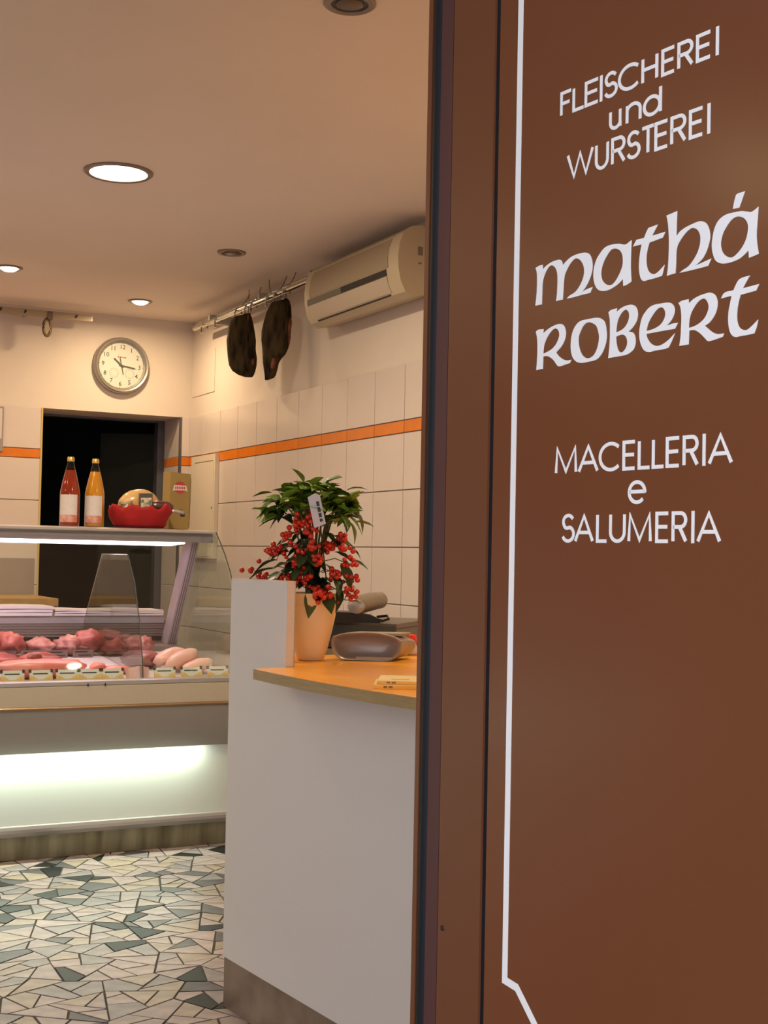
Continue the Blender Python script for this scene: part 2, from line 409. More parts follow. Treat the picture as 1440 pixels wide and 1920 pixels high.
# ================================================================== STREET DOOR PANEL WITH LETTERING
panel = tag(empty('door_panel', (P0.x, P0.y, 0), -(math.pi/2-PC)), 'brown metal door panel with white lettering, standing open beside the entrance', 'door')
PB, PT = 0.02, 2.2
box('sheet', -0.006, 0.60, 0.0, 0.035, PB, PT, m_brown, panel, bevel=0.0015)
box('groove', -0.0145, -0.006, 0.0015, 0.035, PB, PT, m_rubber, panel)
box('stile', -0.0765, -0.0145, -0.002, 0.035, PB, PT, m_brown2, panel, bevel=0.0012)
box('stile', -0.1025, -0.0772, -0.001, 0.035, PB, PT, m_brown2, panel, bevel=0.0012)
prism('edge_profile', [(-0.134, 0.002), (-0.105, 0.0), (-0.105, 0.035), (-0.134, 0.035)], PB, PT, 'z', m_purple, panel, bevel=0.001)
prism('gasket', [(-0.154, 0.004), (-0.150, 0.001), (-0.144, 0.0), (-0.138, 0.001), (-0.134, 0.004), (-0.134, 0.034), (-0.154, 0.034)], PB, PT, 'z', m_rubber, panel, smooth=True, autosmooth=0.8)
box('edge_profile', -0.163, -0.154, 0.001, 0.035, PB, PT, m_brown2, panel, bevel=0.001)
box('seam_filler', -0.105, -0.1025, 0.006, 0.033, PB, PT, m_rubber, panel)
lathe('screw', [(0, 0.002), (0.003, 0.0015), (0.0035, 0)], m_black, panel, 10).matrix_local = Matrix.Translation((-0.092, -0.001, 0.779)) @ Matrix.Rotation(math.pi/2, 4, 'X')
# white border line: polyline ribbon with mitred corners
def ribbon(bm, pts, w, y0=-0.0006, y1=0.0002, closed=False, lim=2.2):
    """flat mitred stroke in the (x,z) plane, extruded a little in y"""
    n = len(pts); L, R = [], []
    for i in range(n):
        p = Vector(pts[i])
        if closed: a, b = Vector(pts[i-1]), Vector(pts[(i+1) % n])
        else: a, b = Vector(pts[max(i-1, 0)]), Vector(pts[min(i+1, n-1)])
        d1 = (p-a).normalized() if (p-a).length > 1e-9 else (b-p).normalized()
        d2 = (b-p).normalized() if (b-p).length > 1e-9 else d1
        n1, n2 = Vector((-d1.y, d1.x)), Vector((-d2.y, d2.x))
        m = (n1+n2); m = m.normalized() if m.length > 1e-6 else n1
        k = min(1/max(m.dot(n1), 0.3), lim)
        L.append(p+m*w/2*k); R.append(p-m*w/2*k)
    def mk(q, y): return bm.verts.new((q.x, y, q.y))
    Lf, Rf, Lb, Rb = [mk(q, y0) for q in L], [mk(q, y0) for q in R], [mk(q, y1) for q in L], [mk(q, y1) for q in R]
    rng = range(n) if closed else range(n-1)
    for i in rng:
        j = (i+1) % n
        bm.faces.new((Lf[i], Rf[i], Rf[j], Lf[j])); bm.faces.new((Lf[i], Lf[j], Lb[j], Lb[i])); bm.faces.new((Rf[i], Rb[i], Rb[j], Rf[j]))
    if not closed:
        bm.faces.new((Lf[0], Lb[0], Rb[0], Rf[0])); bm.faces.new((Lf[-1], Rf[-1], Rb[-1], Lb[-1]))
bm = bmesh.new()
ribbon(bm, [(0.034, 2.08), (0.034, 0.748), (0.0565, 0.7455), (0.090, 0.713), (0.13, 0.672), (0.18, 0.632), (0.25, 0.612), (0.33, 0.632), (0.38, 0.672), (0.42, 0.713), (0.4535, 0.7455), (0.476, 0.748), (0.476, 2.08)], 0.0095, closed=True)
finish('border_line', bm, m_vinyl, panel)
# round-stroke capitals
def arc(cx, cy, rx, ry, a0, a1, n=14):
    return [(cx+rx*math.cos(math.radians(a0+(a1-a0)*i/n)), cy+ry*math.sin(math.radians(a0+(a1-a0)*i/n))) for i in range(n+1)]
GL = {
 'F': [[(0, 0), (0, 1), (1, 1)], [(0, .52), (.86, .52)]],
 'L': [[(0, 1), (0, 0), (1, 0)]],
 'E': [[(1, 1), (0, 1), (0, 0), (1, 0)], [(0, .52), (.93, .52)]],
 'I': [[(.5, 0), (.5, 1)]],
 'H': [[(0, 0), (0, 1)], [(1, 0), (1, 1)], [(0, .52), (1, .52)]],
 'T': [[(.5, 0), (.5, 1)], [(0, 1), (1, 1)]],
 'A': [[(0, 0), (.5, .97), (1, 0)], [(.16, .33), (.84, .33)]],
 'M': [[(0, 0), (.05, .98), (.5, .04), (.95, .98), (1, 0)]],
 'W': [[(0, 1), (.26, .03), (.5, .95), (.74, .03), (1, 1)]],
 'U': [[(0, 1)] + arc(.5, .34, .5, .34, 180, 360) + [(1, 1)]],
 'C': [arc(.57, .5, .57, .5, 46, 314, 24)],
 'S': [arc(.52, .745, .44, .255, 28, 200, 12) + arc(.47, .60, .30, .10, 205, 262, 3) + arc(.50, .275, .49, .275, 72, -158, 16)],
 'R': [[(0, 0), (0, 1), (.55, 1)] + arc(.60, .755, .37, .245, 90, -90, 12) + [(.0, .51)], [(.50, .51), (1.0, 0)]],
 'u': [[(0, .72)] + arc(.5, .27, .5, .27, 180, 360) + [(1, .72)], [(1, .72), (1, 0)]],
 'n': [[(0, 0), (0, .72)], [(0, .45)] + arc(.5, .45, .5, .27, 180, 0) + [(1, 0)]],
 'd': [arc(.48, .36, .48, .36, 0, 360, 24), [(1, 0), (1, 1)]],
 'e': [[(.04, .53), (.985, .53)] + arc(.5, .5, .49, .5, 4, 318, 26)],
}
SW = 0.0040
LINES = [
 (1.7652, 1.7950, [('F', .1098, .13), ('L', .1312, .1522), ('E', .152, .1758), ('I', .1765, .1822), ('S', .1837, .2063), ('C', .2065, .2406), ('H', .243, .2681), ('E', .2727, .2931), ('R', .2961, .319), ('E', .3223, .3435), ('I', .3491, .3537)]),
 (1.7272, 1.7580, [('u', .1932, .2128), ('n', .2196, .2439), ('d', .246, .2742)]),
 (1.6873, 1.7187, [('W', .1227, .1687), ('U', .1709, .1934), ('R', .1972, .2201), ('S', .2212, .2432), ('T', .2438, .2648), ('E', .264, .2846), ('R', .2873, .3104), ('E', .3137, .3341), ('I', .3387, .3437)]),
 (1.3475, 1.3802, [('M', .1105, .1487), ('A', .1498, .1843), ('C', .1843, .2188), ('E', .222, .2426), ('L', .2455, .265), ('L', .2665, .2855), ('E', .2867, .3073), ('R', .3107, .333), ('I', .3374, .3427), ('A', .3453, .3783)]),
 (1.3107, 1.3365, [('e', .2309, .259)]),
 (1.2690, 1.3021, [('S', .1232, .1466), ('A', .1455, .178), ('L', .1817, .2004), ('U', .2027, .2284), ('M', .2314, .2679), ('E', .273, .2932), ('R', .2965, .3186), ('I', .3234, .3289), ('A', .3312, .3642)]),
]
for zb, zt, lets in LINES:
    for ch, x0, x1 in lets:
        bm = bmesh.new(); h = SW/2
        for si, st in enumerate(GL[ch]):
            ribbon(bm, [(x0+h+(x1-x0-SW)*a, zb+h+(zt-zb-SW)*b) if ch not in 'I' else ((x0+x1)/2, zb+(zt-zb)*b) for a, b in st], SW, -0.0006-0.00015*si, lim=1.5)
        finish('letter', bm, m_vinyl, panel)
# the broad-pen name letters
LET={
'm' : [[(0.0698, 1.5955), (0.0771, 1.5971), (0.0828, 1.597), (0.0829, 1.5912), (0.0885, 1.5944), (0.098, 1.5973), (0.1075, 1.5982), (0.1137, 1.5977), (0.1169, 1.5953), (0.1189, 1.5903), (0.1247, 1.5939), (0.1323, 1.5972), (0.1414, 1.5987), (0.1505, 1.5988), (0.158, 1.598), (0.164, 1.5951), (0.1678, 1.5894), (0.1694, 1.5821), (0.1688, 1.5751), (0.166, 1.5685), (0.1617, 1.5621), (0.1566, 1.5569), (0.1522, 1.554), (0.1604, 1.5558), (0.17, 1.5568), (0.1664, 1.5508), (0.1516, 1.5506), (0.1365, 1.55), (0.1265, 1.5503), (0.1318, 1.5531), (0.1394, 1.555), (0.1454, 1.5586), (0.1512, 1.5648), (0.1548, 1.5714), (0.1557, 1.5783), (0.1538, 1.5848), (0.1492, 1.5907), (0.1446, 1.5935), (0.1408, 1.5944), (0.1355, 1.5925), (0.1295, 1.5879), (0.125, 1.5825), (0.1223, 1.5778), (0.1209, 1.5697), (0.1204, 1.5615), (0.1195, 1.5503), (0.1133, 1.5502), (0.1078, 1.5502), (0.1092, 1.557), (0.1098, 1.5663), (0.1099, 1.5757), (0.1091, 1.5831), (0.1064, 1.5887), (0.1029, 1.592), (0.0989, 1.5937), (0.0949, 1.593), (0.0894, 1.5885), (0.0856, 1.5828), (0.0833, 1.5768), (0.0827, 1.5674), (0.0823, 1.5501), (0.0767, 1.5502), (0.0705, 1.5502), (0.0719, 1.5585), (0.0729, 1.569), (0.073, 1.5817), (0.0721, 1.5903)]] ,
'a' : [[(0.2315, 1.5984), (0.231, 1.5909), (0.2306, 1.5764), (0.2308, 1.5666), (0.232, 1.5528), (0.2256, 1.5507), (0.2196, 1.5499), (0.2189, 1.5578), (0.2123, 1.554), (0.2039, 1.5509), (0.1954, 1.5493), (0.1868, 1.5497), (0.1795, 1.5523), (0.1743, 1.5581), (0.1717, 1.5656), (0.1713, 1.5737), (0.1728, 1.5805), (0.1766, 1.5879), (0.1823, 1.5934), (0.1887, 1.5977), (0.1958, 1.5992), (0.2044, 1.599), (0.2128, 1.5979), (0.2198, 1.5957), (0.224, 1.5956), (0.2281, 1.5973)], [(0.218, 1.5825), (0.2165, 1.5867), (0.213, 1.5908), (0.2073, 1.5935), (0.2016, 1.5941), (0.1967, 1.5918), (0.1918, 1.5872), (0.1876, 1.5819), (0.1846, 1.5755), (0.1838, 1.5686), (0.1858, 1.5623), (0.1903, 1.5576), (0.196, 1.5548), (0.2017, 1.5545), (0.2073, 1.5578), (0.2121, 1.5629), (0.2162, 1.5691), (0.2182, 1.5746)]] ,
't' : [[(0.2711, 1.6078), (0.2625, 1.5973), (0.282, 1.5978), (0.2783, 1.5922), (0.2586, 1.5906), (0.2561, 1.5844), (0.2545, 1.577), (0.2546, 1.5693), (0.2565, 1.5623), (0.2606, 1.5577), (0.2659, 1.5554), (0.2711, 1.5564), (0.2769, 1.5597), (0.2814, 1.5629), (0.2793, 1.5555), (0.2777, 1.5516), (0.2679, 1.5508), (0.2574, 1.5506), (0.2507, 1.5505), (0.2466, 1.5538), (0.244, 1.5615), (0.2434, 1.5693), (0.2441, 1.5779), (0.2454, 1.5844), (0.247, 1.5909), (0.2337, 1.5909), (0.239, 1.5974), (0.2505, 1.5972), (0.2537, 1.6026), (0.257, 1.6068)]] ,
'h' : [[(0.2834, 1.6148), (0.2914, 1.6156), (0.2987, 1.6164), (0.2982, 1.6048), (0.2979, 1.5899), (0.3032, 1.594), (0.3106, 1.5967), (0.3193, 1.5983), (0.3266, 1.5993), (0.3328, 1.5988), (0.3389, 1.5958), (0.3432, 1.5894), (0.3449, 1.5809), (0.3434, 1.5739), (0.3405, 1.5671), (0.3358, 1.5607), (0.3298, 1.5567), (0.3249, 1.5543), (0.3359, 1.5561), (0.3469, 1.558), (0.3426, 1.5511), (0.3299, 1.5507), (0.3151, 1.5505), (0.3033, 1.5506), (0.3076, 1.5526), (0.3151, 1.5551), (0.3212, 1.5596), (0.3272, 1.5663), (0.3307, 1.5735), (0.3318, 1.5797), (0.3311, 1.5854), (0.328, 1.5906), (0.3243, 1.5931), (0.32, 1.5944), (0.3144, 1.5927), (0.3083, 1.5888), (0.3033, 1.5842), (0.2996, 1.5792), (0.2982, 1.5729), (0.298, 1.5627), (0.2973, 1.5511), (0.2912, 1.5509), (0.2851, 1.5503), (0.2866, 1.56), (0.2873, 1.573), (0.2874, 1.5881), (0.2865, 1.5996), (0.2854, 1.6074)]] ,
'accent' : [[(0.3785, 1.616), (0.3808, 1.617), (0.3899, 1.6173), (0.3866, 1.6102), (0.3827, 1.6023), (0.3747, 1.6028), (0.3763, 1.6098)]] ,
'a2' : [[(0.4072, 1.5984), (0.4065, 1.5893), (0.4056, 1.579), (0.4052, 1.5694), (0.4062, 1.5605), (0.4081, 1.5518), (0.4021, 1.5507), (0.396, 1.5499), (0.3953, 1.5576), (0.3908, 1.5545), (0.3841, 1.5513), (0.3749, 1.5497), (0.3657, 1.5496), (0.3586, 1.5511), (0.3526, 1.555), (0.349, 1.562), (0.3474, 1.5704), (0.3481, 1.5785), (0.3504, 1.5871), (0.3544, 1.5936), (0.3602, 1.5974), (0.3672, 1.5991), (0.3765, 1.599), (0.3857, 1.5984), (0.3925, 1.5966), (0.3981, 1.595), (0.4026, 1.5961)], [(0.3944, 1.5821), (0.3926, 1.5868), (0.3892, 1.5906), (0.384, 1.5932), (0.3789, 1.594), (0.3731, 1.5921), (0.3674, 1.5874), (0.3628, 1.582), (0.36, 1.5753), (0.3593, 1.5691), (0.3614, 1.5625), (0.3655, 1.5577), (0.3714, 1.5546), (0.376, 1.5545), (0.3817, 1.5574), (0.3873, 1.5622), (0.3917, 1.5684), (0.3939, 1.5751)]] ,
'R' : [[(0.0723, 1.5187), (0.0758, 1.5207), (0.0863, 1.5203), (0.0856, 1.5154), (0.0951, 1.5194), (0.1046, 1.5218), (0.114, 1.5226), (0.121, 1.5206), (0.1247, 1.5155), (0.1259, 1.5092), (0.1238, 1.5022), (0.1193, 1.4966), (0.1139, 1.4926), (0.1093, 1.49), (0.1149, 1.4847), (0.1227, 1.4802), (0.1289, 1.4785), (0.1361, 1.4784), (0.1336, 1.4749), (0.1244, 1.4738), (0.1144, 1.4731), (0.1104, 1.4759), (0.1048, 1.4817), (0.0975, 1.4862), (0.0911, 1.4879), (0.0863, 1.4878), (0.0862, 1.4806), (0.0859, 1.4733), (0.0794, 1.4733), (0.0741, 1.4731), (0.0751, 1.4819), (0.0757, 1.4924), (0.0755, 1.5051), (0.0744, 1.5126)], [(0.0862, 1.4911), (0.0934, 1.4924), (0.1021, 1.495), (0.1083, 1.499), (0.1128, 1.5046), (0.1146, 1.5096), (0.1134, 1.5144), (0.1102, 1.5174), (0.1055, 1.5182), (0.1, 1.5156), (0.0945, 1.5111), (0.0899, 1.5054), (0.0873, 1.4994)]] ,
'O' : [[(0.1905, 1.5148), (0.1935, 1.5064), (0.1944, 1.4974), (0.1924, 1.4887), (0.1883, 1.4813), (0.1826, 1.476), (0.1769, 1.4736), (0.1652, 1.4729), (0.1533, 1.4729), (0.145, 1.4752), (0.1388, 1.4804), (0.1356, 1.4874), (0.1347, 1.4957), (0.136, 1.5058), (0.1396, 1.5135), (0.1455, 1.5189), (0.1522, 1.5212), (0.1641, 1.5214), (0.1744, 1.5213), (0.1831, 1.5198)], [(0.1775, 1.5115), (0.1806, 1.5051), (0.1821, 1.4989), (0.1809, 1.4911), (0.1781, 1.4845), (0.1738, 1.4795), (0.168, 1.4771), (0.1621, 1.4773), (0.1554, 1.4811), (0.1507, 1.4877), (0.1483, 1.4951), (0.1481, 1.5033), (0.151, 1.509), (0.1554, 1.5145), (0.1605, 1.5173), (0.1657, 1.5176), (0.1723, 1.5152)]] ,
'B' : [[(0.1967, 1.5243), (0.2002, 1.5263), (0.2101, 1.527), (0.2094, 1.523), (0.2171, 1.5263), (0.224, 1.5277), (0.2322, 1.5277), (0.2377, 1.5257), (0.2412, 1.5218), (0.2426, 1.5158), (0.2414, 1.5098), (0.2374, 1.5045), (0.2327, 1.5008), (0.2287, 1.4989), (0.2349, 1.4971), (0.2383, 1.4937), (0.2398, 1.4878), (0.2386, 1.4812), (0.2352, 1.4772), (0.2264, 1.4739), (0.2167, 1.4735), (0.1973, 1.4733), (0.1986, 1.482), (0.1995, 1.4938), (0.1995, 1.5056), (0.199, 1.5156), (0.1978, 1.5207)], [(0.2092, 1.5004), (0.2162, 1.5015), (0.2224, 1.5041), (0.2271, 1.5088), (0.2293, 1.5143), (0.2289, 1.5192), (0.2261, 1.5226), (0.2227, 1.5233), (0.2172, 1.5204), (0.2124, 1.5147), (0.2102, 1.5082)], [(0.2093, 1.4955), (0.2142, 1.4966), (0.2197, 1.4966), (0.2239, 1.4946), (0.2265, 1.4904), (0.2269, 1.4855), (0.2242, 1.4805), (0.2201, 1.4775), (0.2167, 1.4775), (0.2131, 1.4803), (0.2109, 1.4855), (0.2097, 1.4905)]] ,
'e' : [[(0.2858, 1.4975), (0.2947, 1.4987), (0.3019, 1.4986), (0.2976, 1.4927), (0.2859, 1.4928), (0.2716, 1.4928), (0.2558, 1.4927), (0.2572, 1.4885), (0.2613, 1.4832), (0.266, 1.4798), (0.2726, 1.4778), (0.2797, 1.4786), (0.2886, 1.4822), (0.2977, 1.4882), (0.2937, 1.4811), (0.2888, 1.474), (0.2811, 1.4732), (0.2694, 1.4732), (0.2602, 1.4727), (0.2535, 1.4751), (0.2487, 1.4809), (0.2458, 1.4889), (0.2453, 1.4967), (0.2469, 1.5051), (0.2494, 1.5115), (0.254, 1.5166), (0.2599, 1.5206), (0.2671, 1.5224), (0.2763, 1.5224), (0.2866, 1.5219), (0.2924, 1.5201), (0.2963, 1.5157), (0.2968, 1.5105), (0.2946, 1.5052), (0.2908, 1.5011)], [(0.2558, 1.4958), (0.265, 1.4965), (0.2728, 1.4983), (0.2786, 1.5013), (0.2824, 1.506), (0.2836, 1.5105), (0.2822, 1.515), (0.279, 1.5178), (0.2751, 1.5182), (0.2699, 1.5158), (0.2647, 1.5113), (0.2602, 1.5062), (0.2576, 1.5018)]] ,
'R2' : [[(0.3022, 1.5191), (0.3069, 1.5207), (0.3163, 1.5211), (0.3167, 1.5165), (0.3231, 1.5201), (0.3304, 1.5222), (0.3388, 1.5232), (0.346, 1.5233), (0.352, 1.5203), (0.355, 1.5158), (0.3559, 1.5102), (0.3544, 1.5032), (0.3506, 1.4974), (0.3453, 1.4927), (0.3393, 1.4904), (0.3454, 1.4855), (0.3514, 1.4815), (0.3574, 1.4796), (0.365, 1.4793), (0.3633, 1.476), (0.3539, 1.4746), (0.3438, 1.4741), (0.3396, 1.4776), (0.3334, 1.483), (0.3273, 1.4869), (0.3224, 1.4883), (0.3177, 1.4882), (0.3175, 1.4818), (0.3171, 1.474), (0.3115, 1.474), (0.3042, 1.474), (0.3057, 1.4823), (0.3064, 1.4934), (0.3066, 1.5045), (0.3056, 1.5121), (0.3043, 1.516)], [(0.3171, 1.491), (0.3248, 1.4919), (0.332, 1.4941), (0.3386, 1.4982), (0.3427, 1.504), (0.3441, 1.5092), (0.3426, 1.514), (0.3395, 1.5176), (0.3359, 1.5186), (0.331, 1.5171), (0.3256, 1.5129), (0.3208, 1.5071), (0.3182, 1.501), (0.3173, 1.4956)]] ,
't2' : [[(0.3975, 1.5323), (0.3929, 1.5268), (0.3885, 1.5209), (0.4091, 1.522), (0.4053, 1.516), (0.3857, 1.5148), (0.3835, 1.5088), (0.3819, 1.5011), (0.3815, 1.4931), (0.3827, 1.4868), (0.3856, 1.482), (0.3902, 1.4794), (0.3947, 1.479), (0.3997, 1.4814), (0.4083, 1.4872), (0.4064, 1.4801), (0.4037, 1.4743), (0.3953, 1.4738), (0.3863, 1.4738), (0.3795, 1.4737), (0.3743, 1.4772), (0.3713, 1.4839), (0.3702, 1.492), (0.3705, 1.5), (0.3721, 1.5069), (0.3743, 1.5157), (0.3603, 1.515), (0.3649, 1.5201), (0.3767, 1.5209), (0.3793, 1.5254), (0.3844, 1.5308)]] ,
}
def smooth_outline(p, n=5):
    N = len(p); corner = []
    for i in range(N):
        a, b, c = Vector(p[i-1]), Vector(p[i]), Vector(p[(i+1) % N])
        corner.append((b-a).angle(c-b) > 0.80)
    out = []
    for i in range(N):
        p0, p1, p2, p3 = (Vector(p[(i+k) % N]) for k in (-1, 0, 1, 2))
        t1 = (p2-p1)*0.5 if corner[i] else (p2-p0)*0.5
        t2 = (p2-p1)*0.5 if corner[(i+1) % N] else (p3-p1)*0.5
        L = (p2-p1).length
        t1 = t1.normalized()*L if t1.length > 1e-9 else t1; t2 = t2.normalized()*L if t2.length > 1e-9 else t2
        for k in range(n):
            s = k/n
            out.append((2*s**3-3*s**2+1)*p1 + (s**3-2*s**2+s)*t1 + (-2*s**3+3*s**2)*p2 + (s**3-s**2)*t2)
    return out
for nm, polys in LET.items():
    cu = bpy.data.curves.new('letter', 'CURVE'); cu.dimensions = '2D'; cu.fill_mode = 'FRONT'; cu.extrude = 0.0
    for p in polys:
        q = smooth_outline(p); s = cu.splines.new('POLY'); s.points.add(len(q)-1); s.use_cyclic_u = True
        for i, v in enumerate(q): s.points[i].co = (v.x, v.y, 0, 1)
    tmp = bpy.data.objects.new('letter', cu); COL.objects.link(tmp)
    me = bpy.data.meshes.new_from_object(tmp); bpy.data.objects.remove(tmp)
    bm = bmesh.new(); bm.from_mesh(me)
    for v in bm.verts: v.co = Vector((v.co.x, 0.0002, v.co.y))
    r = bmesh.ops.extrude_face_region(bm, geom=bm.faces[:])
    for v in r['geom']:
        if isinstance(v, bmesh.types.BMVert): v.co.y = -0.0006
    finish('letter', bm, m_vinyl, panel)

# ================================================================== DISPLAY CASE
CX0, CX1 = -4.5, 2.08
case = tag(empty('display_case', (0, 0, 0)), 'long refrigerated glass meat display case with lit canopy along the back', 'display case')
m_casebeige = mat('beige_case_front', (0.50, 0.44, 0.33), 0.42, var=0.03, scale=20)
m_casegrey = mat('grey_case_valance', (0.36, 0.33, 0.29), 0.45, var=0.03, scale=20)
m_caselow = mat('white_case_panel', (0.62, 0.66, 0.62), 0.5)
m_alu = mat('satin_aluminium', (0.48, 0.46, 0.45), 0.38, metal=0.6)
m_aluface = mat('pale_aluminium', (0.54, 0.48, 0.51), 0.4, metal=0.2)
m_gold = mat('bronze_bumper', (0.33, 0.22, 0.13), 0.28, metal=0.7)
m_kickcase = mat('stained_steel_kick', (0.34, 0.31, 0.20), 0.5, metal=0.35, var=0.4, col2=(0.13, 0.11, 0.06), scale=7, stretch=(2.2, 1, 0.25))
m_inner = mat('dull_inner_wall', (0.20, 0.16, 0.14), 0.5)
m_deck = mat('white_deck', (0.62, 0.55, 0.56), 0.4)
def cprism(nm, pts, m, bevel=0.0, x0=CX0, x1=CX1, par=case, **k): return prism(nm, pts, x0, x1, 'x', m, par, bevel=bevel, **k)
cprism('front_panel', [(5.28, 0.626), (5.28, 0.706), (5.292, 0.709), (5.40, 0.70), (5.40, 0.626)], m_casebeige, 0.003)
cprism('front_rail', [(5.283, 0.7095), (5.283, 0.724), (5.292, 0.728), (5.335, 0.728), (5.335, 0.7085)], m_alu, 0.003)
tube('bumper', [(CX0, 5.281, 0.621), (CX1, 5.281, 0.621)], 0.0085, m_gold, case, 10)
cprism('valance', [(5.285, 0.614), (5.292, 0.58), (5.31, 0.53), (5.345, 0.48), (5.395, 0.434), (5.400, 0.430), (5.404, 0.434), (5.40, 0.614)], m_casegrey, smooth=True, autosmooth=0.6)
cprism('lower_panel', [(5.478, 0.47), (5.412, 0.140), (5.50, 0.140), (5.50, 0.47)], m_caselow)
cprism('lower_trim', [(5.402, 0.116), (5.399, 0.129), (5.402, 0.141), (5.416, 0.145), (5.424, 0.100), (5.416, 0.098)], m_alu, 0.002)
cprism('kick_plate', [(5.45, 0.0), (5.372, 0.106), (5.50, 0.112), (5.50, 0.0)] if False else [(5.447, 0.0), (5.436, 0.110), (5.52, 0.110), (5.52, 0.0)], m_kickcase)
cprism('base_body', [(5.505, 0.02), (5.505, 0.60), (6.40, 0.60), (6.40, 0.02)], m_inner)
ut = tube('under_tube', [(CX0+0.05, 5.445, 0.452), (CX1-0.10, 5.445, 0.452)], 0.011, m_tubeg, case, 10)
lu = light('under_tube_light', 'AREA', ((CX0+CX1)/2-0.03, 5.440, 0.4385), UNDER_W, (0.86, 1.0, 0.80), case, size=CX1-CX0-0.22, sy=0.02, rot=(-0.6, 0, 0), shape='RECTANGLE')
# deck, rear rise, rear ledge
cprism('deck', [(5.336, 0.700), (5.336, 0.716), (5.60, 0.738), (6.12, 0.775), (6.12, 0.70)], m_deck, x0=CX0+0.01, x1=CX1-0.012)
cprism('rear_step', [(6.12, 0.70), (6.12, 0.80), (6.30, 0.81), (6.30, 0.70)], m_inner, x0=CX0+0.01, x1=CX1-0.012)
for k in range(5):
    cprism('rear_slat', [(6.302-0.004*(k % 2), 0.836+k*0.0125), (6.302-0.004*(k % 2), 0.8475+k*0.0125), (6.33, 0.8475+k*0.0125), (6.33, 0.836+k*0.0125)], m_inner, x0=CX0+0.01, x1=CX1-0.03)
cprism('rear_wall', [(6.331, 0.60), (6.331, 0.91), (6.35, 0.91), (6.35, 0.60)], m_inner, x0=CX0+0.01, x1=CX1-0.012)
cprism('rear_worktop', [(6.30, 0.900), (6.30, 0.936), (6.62, 0.936), (6.62, 0.900)], mat('grey_violet_worktop', (0.42, 0.38, 0.40), 0.35, metal=0.3), 0.004, x1=CX1-0.03)
# canopy with tube
cprism('canopy', [(5.735, 1.292), (5.728, 1.302), (5.729, 1.318), (5.738, 1.333), (5.755, 1.342), (5.80, 1.350), (6.12, 1.357), (6.14, 1.345), (6.14, 1.320), (5.80, 1.300)], m_aluface, smooth=True, autosmooth=0.7)
prism('canopy_end_cap', [(5.735, 1.292), (5.728, 1.302), (5.729, 1.318), (5.738, 1.333), (5.755, 1.342), (5.80, 1.350), (6.12, 1.357), (6.14, 1.345), (6.14, 1.320), (5.80, 1.300)], CX1, CX1+0.006, 'x', m_alu, case)
bm = bmesh.new(); add_tube(bm, [(CX0+0.03, 5.752, 1.286), (CX1-0.19, 5.752, 1.286), (CX1-0.12, 5.752, 1.289)], 0.012, 10, taper=[1, 1, 0.3])
finish('canopy_tube', bm, m_tube, case, smooth=True)
light('canopy_tube_light', 'AREA', ((CX0+CX1)/2, 5.775, 1.268), CANOPY_W, (1.0, 0.66, 0.80), case, size=CX1-CX0-0.25, sy=0.03, rot=(0.12, 0, 0), shape='RECTANGLE')
# slanted posts carrying the canopy
def post(x):
    p = prism('post', [(5.885, 1.300), (5.985, 1.300), (6.300, 0.800), (6.200, 0.800)], x-0.042, x, 'x', mat('lilac_grey_profile', (0.52, 0.43, 0.48), 0.35, metal=0.15), case, bevel=0.003)
    for d in (0.010, 0.020, 0.031):
        prism('post_rib', [(5.883, 1.298), (5.890, 1.298), (6.205, 0.802), (6.198, 0.802)], x-d-0.0018, x-d+0.0018, 'x', m_inner, p)
    prism('post_foot', [(6.17, 0.72), (6.31, 0.72), (6.31, 0.80), (6.19, 0.80)], x-0.050, x+0.002, 'x', m_inner, case, bevel=0.003)
post(CX1-0.003); post(0.35); post(-1.2); post(-2.8); post(CX0+0.05)
# bent front glass, end glass and inner divider
GP = [(5.302, 0.722), (5.335, 0.81), (5.372, 0.90), (5.415, 1.00), (5.458, 1.09), (5.51, 1.165), (5.575, 1.235), (5.64, 1.292), (5.70, 1.338)]
def sheet(nm, x0, x1, t=0.006):
    pts = [(y, z) for y, z in GP] + [(y+t*0.8, z-t*0.6) for y, z in GP[::-1]]
    return prism(nm, pts, x0, x1, 'x', m_glass, case, smooth=True, autosmooth=0.7)
sheet('front_glass', CX0, -2.463); sheet('front_glass', -2.460, -0.952); sheet('front_glass', -0.949, 0.562); sheet('front_glass', 0.565, CX1-0.002)
cprism('glass_top_rail', [(5.698, 1.334), (5.698, 1.343), (5.735, 1.346), (5.735, 1.336)], m_alu, 0.001)
endp = [(y+0.004, z) for y, z in GP] + [(5.90, 1.335), (6.30, 0.80), (5.34, 0.722)]
prism('end_glass', endp, CX1+0.001, CX1+0.007, 'x', m_glass, case)
tube('end_glass_edge', [(CX1+0.008, y-0.001, z+0.001) for y, z in GP], 0.0032, mat('dark_glass_edge', (0.05, 0.06, 0.05), 0.3), case, 6)
dv = [(5.322, 0.73), (5.335, 0.80), (5.39, 0.957), (5.475, 1.12), (5.585, 1.232), (5.99, 1.232), (6.23, 0.962), (6.29, 0.88), (6.29, 0.80), (6.10, 0.785)]
m_divider = glass_mat('divider_glass', (0.80, 0.82, 0.78))
dg = prism('divider_glass', dv, 1.645, 1.651, 'x', m_divider, case)
tube('divider_edge', [(1.648, y-0.002, z) for y, z in dv[:5]], 0.0022, mat('dark_glass_edge', (0.05, 0.06, 0.05), 0.3), case, 6)
tube('divider_edge', [(1.648, y, z) for y, z in dv[4:6]], 0.0030, m_alu, case, 6)
tube('divider_edge', [(1.648, y, z) for y, z in dv[5:8]], 0.0018, m_alu, case, 6)
# latch on the front rail
box('rail_latch', 1.408, 1.412, 5.276, 5.284, 0.705, 0.716, m_black, case); box('rail_latch', 1.478, 1.482, 5.276, 5.284, 0.705, 0.716, m_black, case)

